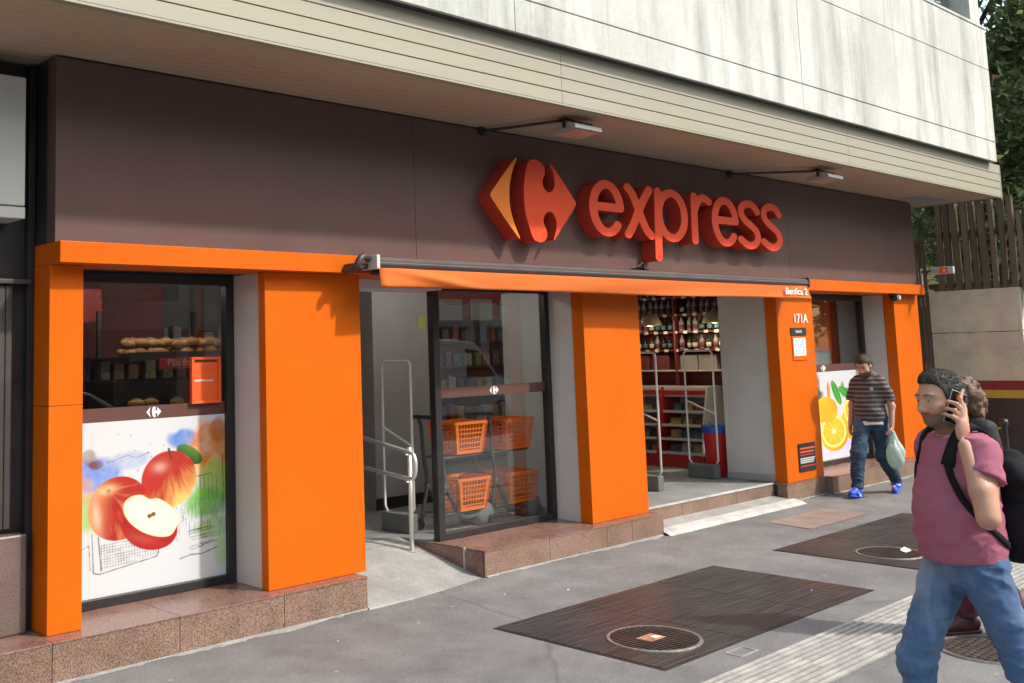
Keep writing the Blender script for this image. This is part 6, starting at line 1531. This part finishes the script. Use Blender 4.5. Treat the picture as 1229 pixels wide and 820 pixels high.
# ================= man in the striped polo shirt carrying a bag
PS = thing('person', 'bearded man in striped polo and blue sneakers walking with a plastic bag', 'person', (12.58, 5.72, 0.012), math.radians(184))
hc = np.array([0.10, 0.0, 1.545]); HR = rotm(math.radians(-2), math.radians(26), math.radians(3)); SKIN2 = (0.50, 0.28, 0.195)
bd = SD(0.0085); add_head(bd, hc, HR); bd.cone((0.07, 0, 1.50), (0.0, 0, 1.38), 0.055, 0.062, .03)
bd.ell((0.0, 0, 1.27), (0.105, 0.155, 0.16), .05); bd.ell((0.0, 0, 1.08), (0.10, 0.135, 0.16), .06); bd.ell((0, 0, .95), (0.10, .14, .11), .05)
LSH, LEL, LWR = (0.0, 0.165, 1.33), (-0.03, 0.240, 1.06), (0.03, 0.245, 0.82); RSH, REL, RWR = (0, -0.165, 1.33), (-0.05, -0.230, 1.06), (0.06, -0.225, 0.83)
bd.chain([LSH, LEL, LWR], [.040, .039, .027], .03); bd.chain([RSH, REL, RWR], [.040, .039, .027], .03)
hand(bd, LWR, (0.05, 0.0, -1), (0.1, -1, 0), -1, 1.15); hand(bd, RWR, (0.15, 0, -1), (0.1, 1, 0), 1, .6)
RH, RK, RA = (0.02, -0.085, 0.90), (0.24, -0.09, 0.50), (0.33, -0.09, 0.105); LH, LK, LA = (-0.01, 0.085, 0.90), (-0.03, 0.10, 0.48), (-0.36, 0.11, 0.155)
for H_, K_, A_ in ((RH, RK, RA), (LH, LK, LA)): bd.chain([H_, K_, A_], [.080, .055, .038], .04)
bd.ell((0.36, -0.09, 0.05), (.09, .035, .03), .03); bd.ell((-0.32, .11, .08), (.09, .035, .03), .03)
sd_mesh('body', bd, M_SKIN, PS, colfn=head_col(hc, HR, SKIN2, (0.28, .1, .08), (.025, .016, .012), (0.03, 0.02, 0.015), .92, (.03, .02, .02)))
ho = short_hair('hair', hc, HR, M_HAIRB, PS, thick=0.012, front=0.062, h=.007, seed=5)
strands(ho, M_HAIRB, PS, 1500, 0.016, hc, HR, 3)
sb = SD(0.008); T = lambda p: hc+HR@np.array(p, float); sb.ell(T((0.050, 0, -0.098)), (0.045, 0.050, 0.035), .02, HR); sb.ell(T((0.03, 0.045, -0.07)), (0.03, 0.018, 0.035), .02, HR); sb.ell(T((0.03, -0.045, -0.07)), (0.03, 0.018, 0.035), .02, HR)
sd_mesh('beard', sb, M_HAIRB, PS, disp=lambda x, y, z: (fbm(x*60, y*60, z*60, 2, 9)-.46)*.012)
sh2 = SD(0.010)
sh2.ell((0.0, 0, 1.27), (0.126, 0.170, 0.165), .05); sh2.ell((0.01, 0, 1.08), (0.135, 0.168, 0.19), .07); sh2.ell((0.005, 0, 0.93), (0.148, 0.182, 0.24), .07)
sh2.cone((0, -.10, 1.385), (0, .10, 1.385), .056, .056, .04); sh2.chain([(0, .150, 1.335), (-.02, .228, 1.14)], [.066, .066], .04); sh2.chain([(0, -.150, 1.335), (-.03, -.228, 1.14)], [.066, .066], .04)
def polo_cut(X, Y, Z):
    return np.maximum(np.maximum(0.865+0.01*np.sin(Y*14)-Z, Z-(1.425-0.35*np.maximum(X-0.02, 0))), np.where(np.abs(Y) > 0.195, 1.125-Z, -1))
def polo_col(P):
    x, y, z = P[:, 0], P[:, 1], P[:, 2]; n = fbm(x*5, y*5, z*3, 2, 7); n2 = fbm(x*60, y*60, z*60, 2, 2)
    ph = ((z+0.02*n-0.06*np.maximum(np.abs(y)-.17, 0))/0.052) % 1.0
    m = np.clip(np.minimum(ph, 1-ph)*14-2.6, 0, 1)[:, None]; col = np.array([0.055, 0.050, 0.052])*m+np.array([0.20, 0.175, 0.160])*(1-m)
    return col*(0.85+.3*n2[:, None])
POLO = sd_mesh('polo_shirt', sh2, vcol_mat('striped_cotton', .85, bump=.2, bscale=200, spec=.2), PS, disp=lambda x, y, z: (fbm(x*8, y*8, z*12, 3, 51)-.46)*.03+np.sin(z*40+y*22)*.003, colfn=polo_col, cut=polo_cut)
sc_ = SD(0.009); sc_.cone((0.0, -0.055, 1.425), (0.0, 0.055, 1.425), .050, .050, .03); sc_.cone((0.03, -.045, 1.405), (0.075, -.03, 1.375), .026, .018, .02); sc_.cone((0.03, .045, 1.405), (0.075, .03, 1.375), .026, .018, .02)
sd_mesh('collar', sc_, mat('collar_cloth', (0.16, .115, .10, 1), .85), PS)
us = SD(0.010); us.ell((0.005, 0, 0.90), (0.146, 0.180, 0.25), .05)
sd_mesh('undershirt_hem', us, M_WHITE, PS, cut=lambda X, Y, Z: np.maximum(0.838+0.008*np.sin(Y*20)-Z, Z-0.90))
curve_mesh('shirt_badge', [arc(0, 0, .022, .022, 0, 350, 14)], .001, M_PALE, PS, matrix=Matrix.Translation((0.136, 0.085, 1.27)) @ Matrix.Rotation(PI/2, 4, 'Z') @ Matrix.Rotation(PI/2, 4, 'X'))
jn2 = SD(0.010); jn2.ell((0, 0, .905), (.135, .165, .11), .05)
for H_, K_, A_ in ((RH, RK, RA), (LH, LK, LA)): jn2.chain([H_, K_, A_], [.100, .074, .060], .035)
sd_mesh('jeans', jn2, M_DENIM, PS, disp=jean_fold, colfn=denim_col(.8, (0.030, 0.055, 0.090), (0.18, 0.25, 0.33)), cut=lambda X, Y, Z: np.maximum(Z-0.96, 0.115-Z))
M_BLUESH = mat('blue_sneaker', (0.015, 0.060, 0.52, 1), .5, var=.1)
for an, dr, pt in (((0.335, -0.09, 0.112), (1, -.08), -0.16), ((-0.365, 0.11, 0.165), (1, .05), 0.45)):
    s_ = shoe('sneaker', an, dr, M_BLUESH, PS, pt, M_BLUESH)
    for sg in (-1, 1):
        lp = catmull([(-0.035, 0.004), (-0.02, -0.012), (0.05, 0.022), (-0.005, -0.024), (-0.034, -0.020)], 4, True)
        R_ = Matrix.Translation((an[0]+0.06, an[1]+sg*0.049, an[2]-0.050)) @ Matrix.Rotation(-pt*0+pt, 4, 'Y') @ Matrix.Rotation(PI/2, 4, 'X')
        curve_mesh('side_mark', [lp], .0025, M_WHITE, s_, matrix=R_)
# carrier bag
t = to_world(PS, 'carrier_bag', 'pale green plastic carrier bag in the hand of the man in stripes', 'bag')
cb = SD(0.009); cb.ell((0.045, 0.275, 0.50), (0.105, 0.10, 0.13), .05); cb.ell((0.05, 0.265, 0.44), (0.085, 0.09, 0.09), .04); cb.cone((0.042, 0.262, 0.75), (0.045, 0.265, 0.55), .020, .075, .04)
def bag_mat():
    m, nt, p = base_mat('thin_green_plastic'); N = nt.nodes; L = nt.links
    p.inputs['Base Color'].default_value = (0.52, 0.66, 0.58, 1); p.inputs['Roughness'].default_value = .35
    tl = N.new('ShaderNodeBsdfTranslucent'); tl.inputs['Color'].default_value = (0.55, 0.70, 0.60, 1); mx = N.new('ShaderNodeMixShader'); mx.inputs[0].default_value = .4
    L.new(p.outputs[0], mx.inputs[1]); L.new(tl.outputs[0], mx.inputs[2]); L.new(mx.outputs[0], N['Material Output'].inputs['Surface']); return m
sd_mesh('bag', cb, bag_mat(), t, disp=lambda x, y, z: (fbm(x*16, y*16, z*7, 3, 61)-.46)*.05+np.sin(np.arctan2(y-.265, x-.045)*9+z*12)*.006*np.clip((z-.45)/.2, 0, 1))

# ================= woman behind, mostly hidden
PW = thing('person', 'curly-haired person in black jacket and maroon trousers behind the man in pink', 'person', (7.20, 2.66, 0), math.radians(150))
hc = np.array([0.05, 0.0, 1.48]); HR = rotm(0, 0.1, 0)
bd = SD(0.009); add_head(bd, hc, HR); bd.cone((0.03, 0, 1.43), (0, 0, 1.32), .047, .055, .03)
bd.ell((0, 0, 1.20), (.09, .145, .15), .05); bd.ell((0, 0, 1.02), (.09, .12, .15), .05); bd.ell((0, 0, .88), (.10, .15, .12), .05)
bd.chain([(0, .165, 1.28), (-.02, .21, 1.02), (.05, .20, .80)], [.045, .038, .026], .03); bd.chain([(0, -.165, 1.28), (-.02, -.21, 1.02), (.05, -.20, .82)], [.045, .038, .026], .03)
hand(bd, (.05, .20, .80), (.1, 0, -1), (0, -1, 0), -1, .5, .9); hand(bd, (.05, -.20, .82), (.1, 0, -1), (0, 1, 0), 1, .5, .9)
RH, RK, RA = (0.02, -0.08, 0.85), (0.10, -0.08, 0.47), (0.06, -0.08, 0.09); LH, LK, LA = (0, .08, .85), (-.02, .09, .45), (-.17, .09, .10)
for H_, K_, A_ in ((RH, RK, RA), (LH, LK, LA)): bd.chain([H_, K_, A_], [.08, .052, .036], .04)
sd_mesh('body', bd, M_SKIN, PW, colfn=head_col(hc, HR, (0.45, .25, .17), (.36, .12, .1), (.05, .03, .02), (.45, .25, .17), 0, (.1, .06, .03)))
ch = SD(0.0075); r = random.Random(5)
for k in range(150):
    while True:
        u = np.array([r.uniform(-1, 1), r.uniform(-1, 1), r.uniform(-1, 1)])
        if .75 < np.linalg.norm(u) < 1 and not (u[0] > .35 and u[2] < .45): break
    p = hc+np.array([-0.045, 0, -0.02])+u*np.array([.115, .125, .145])+np.array([-0.03, 0, 0])*max(0, -u[2]); q = r.uniform(.016, .027); ch.ell(p, (q, q, q*1.25), .012)
ch.ell(hc+np.array([-0.03, 0, 0.02]), (.10, .10, .10), .01)
sd_mesh('curly_hair', ch, M_CURL, PW, disp=lambda x, y, z: (fbm(x*55, y*55, z*55, 2, 3)-.46)*.02)
jk = SD(0.010); jk.ell((0, 0, 1.20), (.135, .185, .17), .05); jk.ell((0.01, 0, .98), (.145, .185, .20), .07); jk.cone((0, -.09, 1.315), (0, .09, 1.315), .052, .052, .04); jk.cone((0, 0, 1.34), (0, 0, 1.30), .062, .08, .03)
jk.chain([(0, .155, 1.28), (-.02, .215, 1.02), (.045, .205, .84)], [.070, .062, .050], .03); jk.chain([(0, -.155, 1.28), (-.02, -.215, 1.02), (.045, -.205, .85)], [.070, .062, .050], .03); jk.cone((.08, -.10, .95), (.17, -.16, .80), .06, .03, .05)
sd_mesh('jacket', jk, mat('black_jacket_cloth', (.013, .013, .015, 1), .75, bump=.2), PW, disp=fold_noise(None, 9, 9, 13, .03, 71), cut=lambda X, Y, Z: np.maximum(.76-Z, Z-1.375))
tj = SD(0.010); tj.ell((0, 0, .86), (.125, .16, .11), .05)
for H_, K_, A_ in ((RH, RK, RA), (LH, LK, LA)): tj.chain([H_, K_, A_], [.098, .072, .062], .035)
sd_mesh('trousers', tj, mat('maroon_cloth', (.085, .014, .022, 1), .8, var=.2), PW, disp=jean_fold, cut=lambda X, Y, Z: np.maximum(Z-.92, .10-Z))
M_MSH = mat('maroon_shoe', (.06, .012, .014, 1), .5); shoe('shoe', (.06, -.08, .10), (1, 0), M_MSH, PW, 0, M_MSH); shoe('shoe', (-.17, .09, .12), (1, 0), M_MSH, PW, .4, M_MSH)
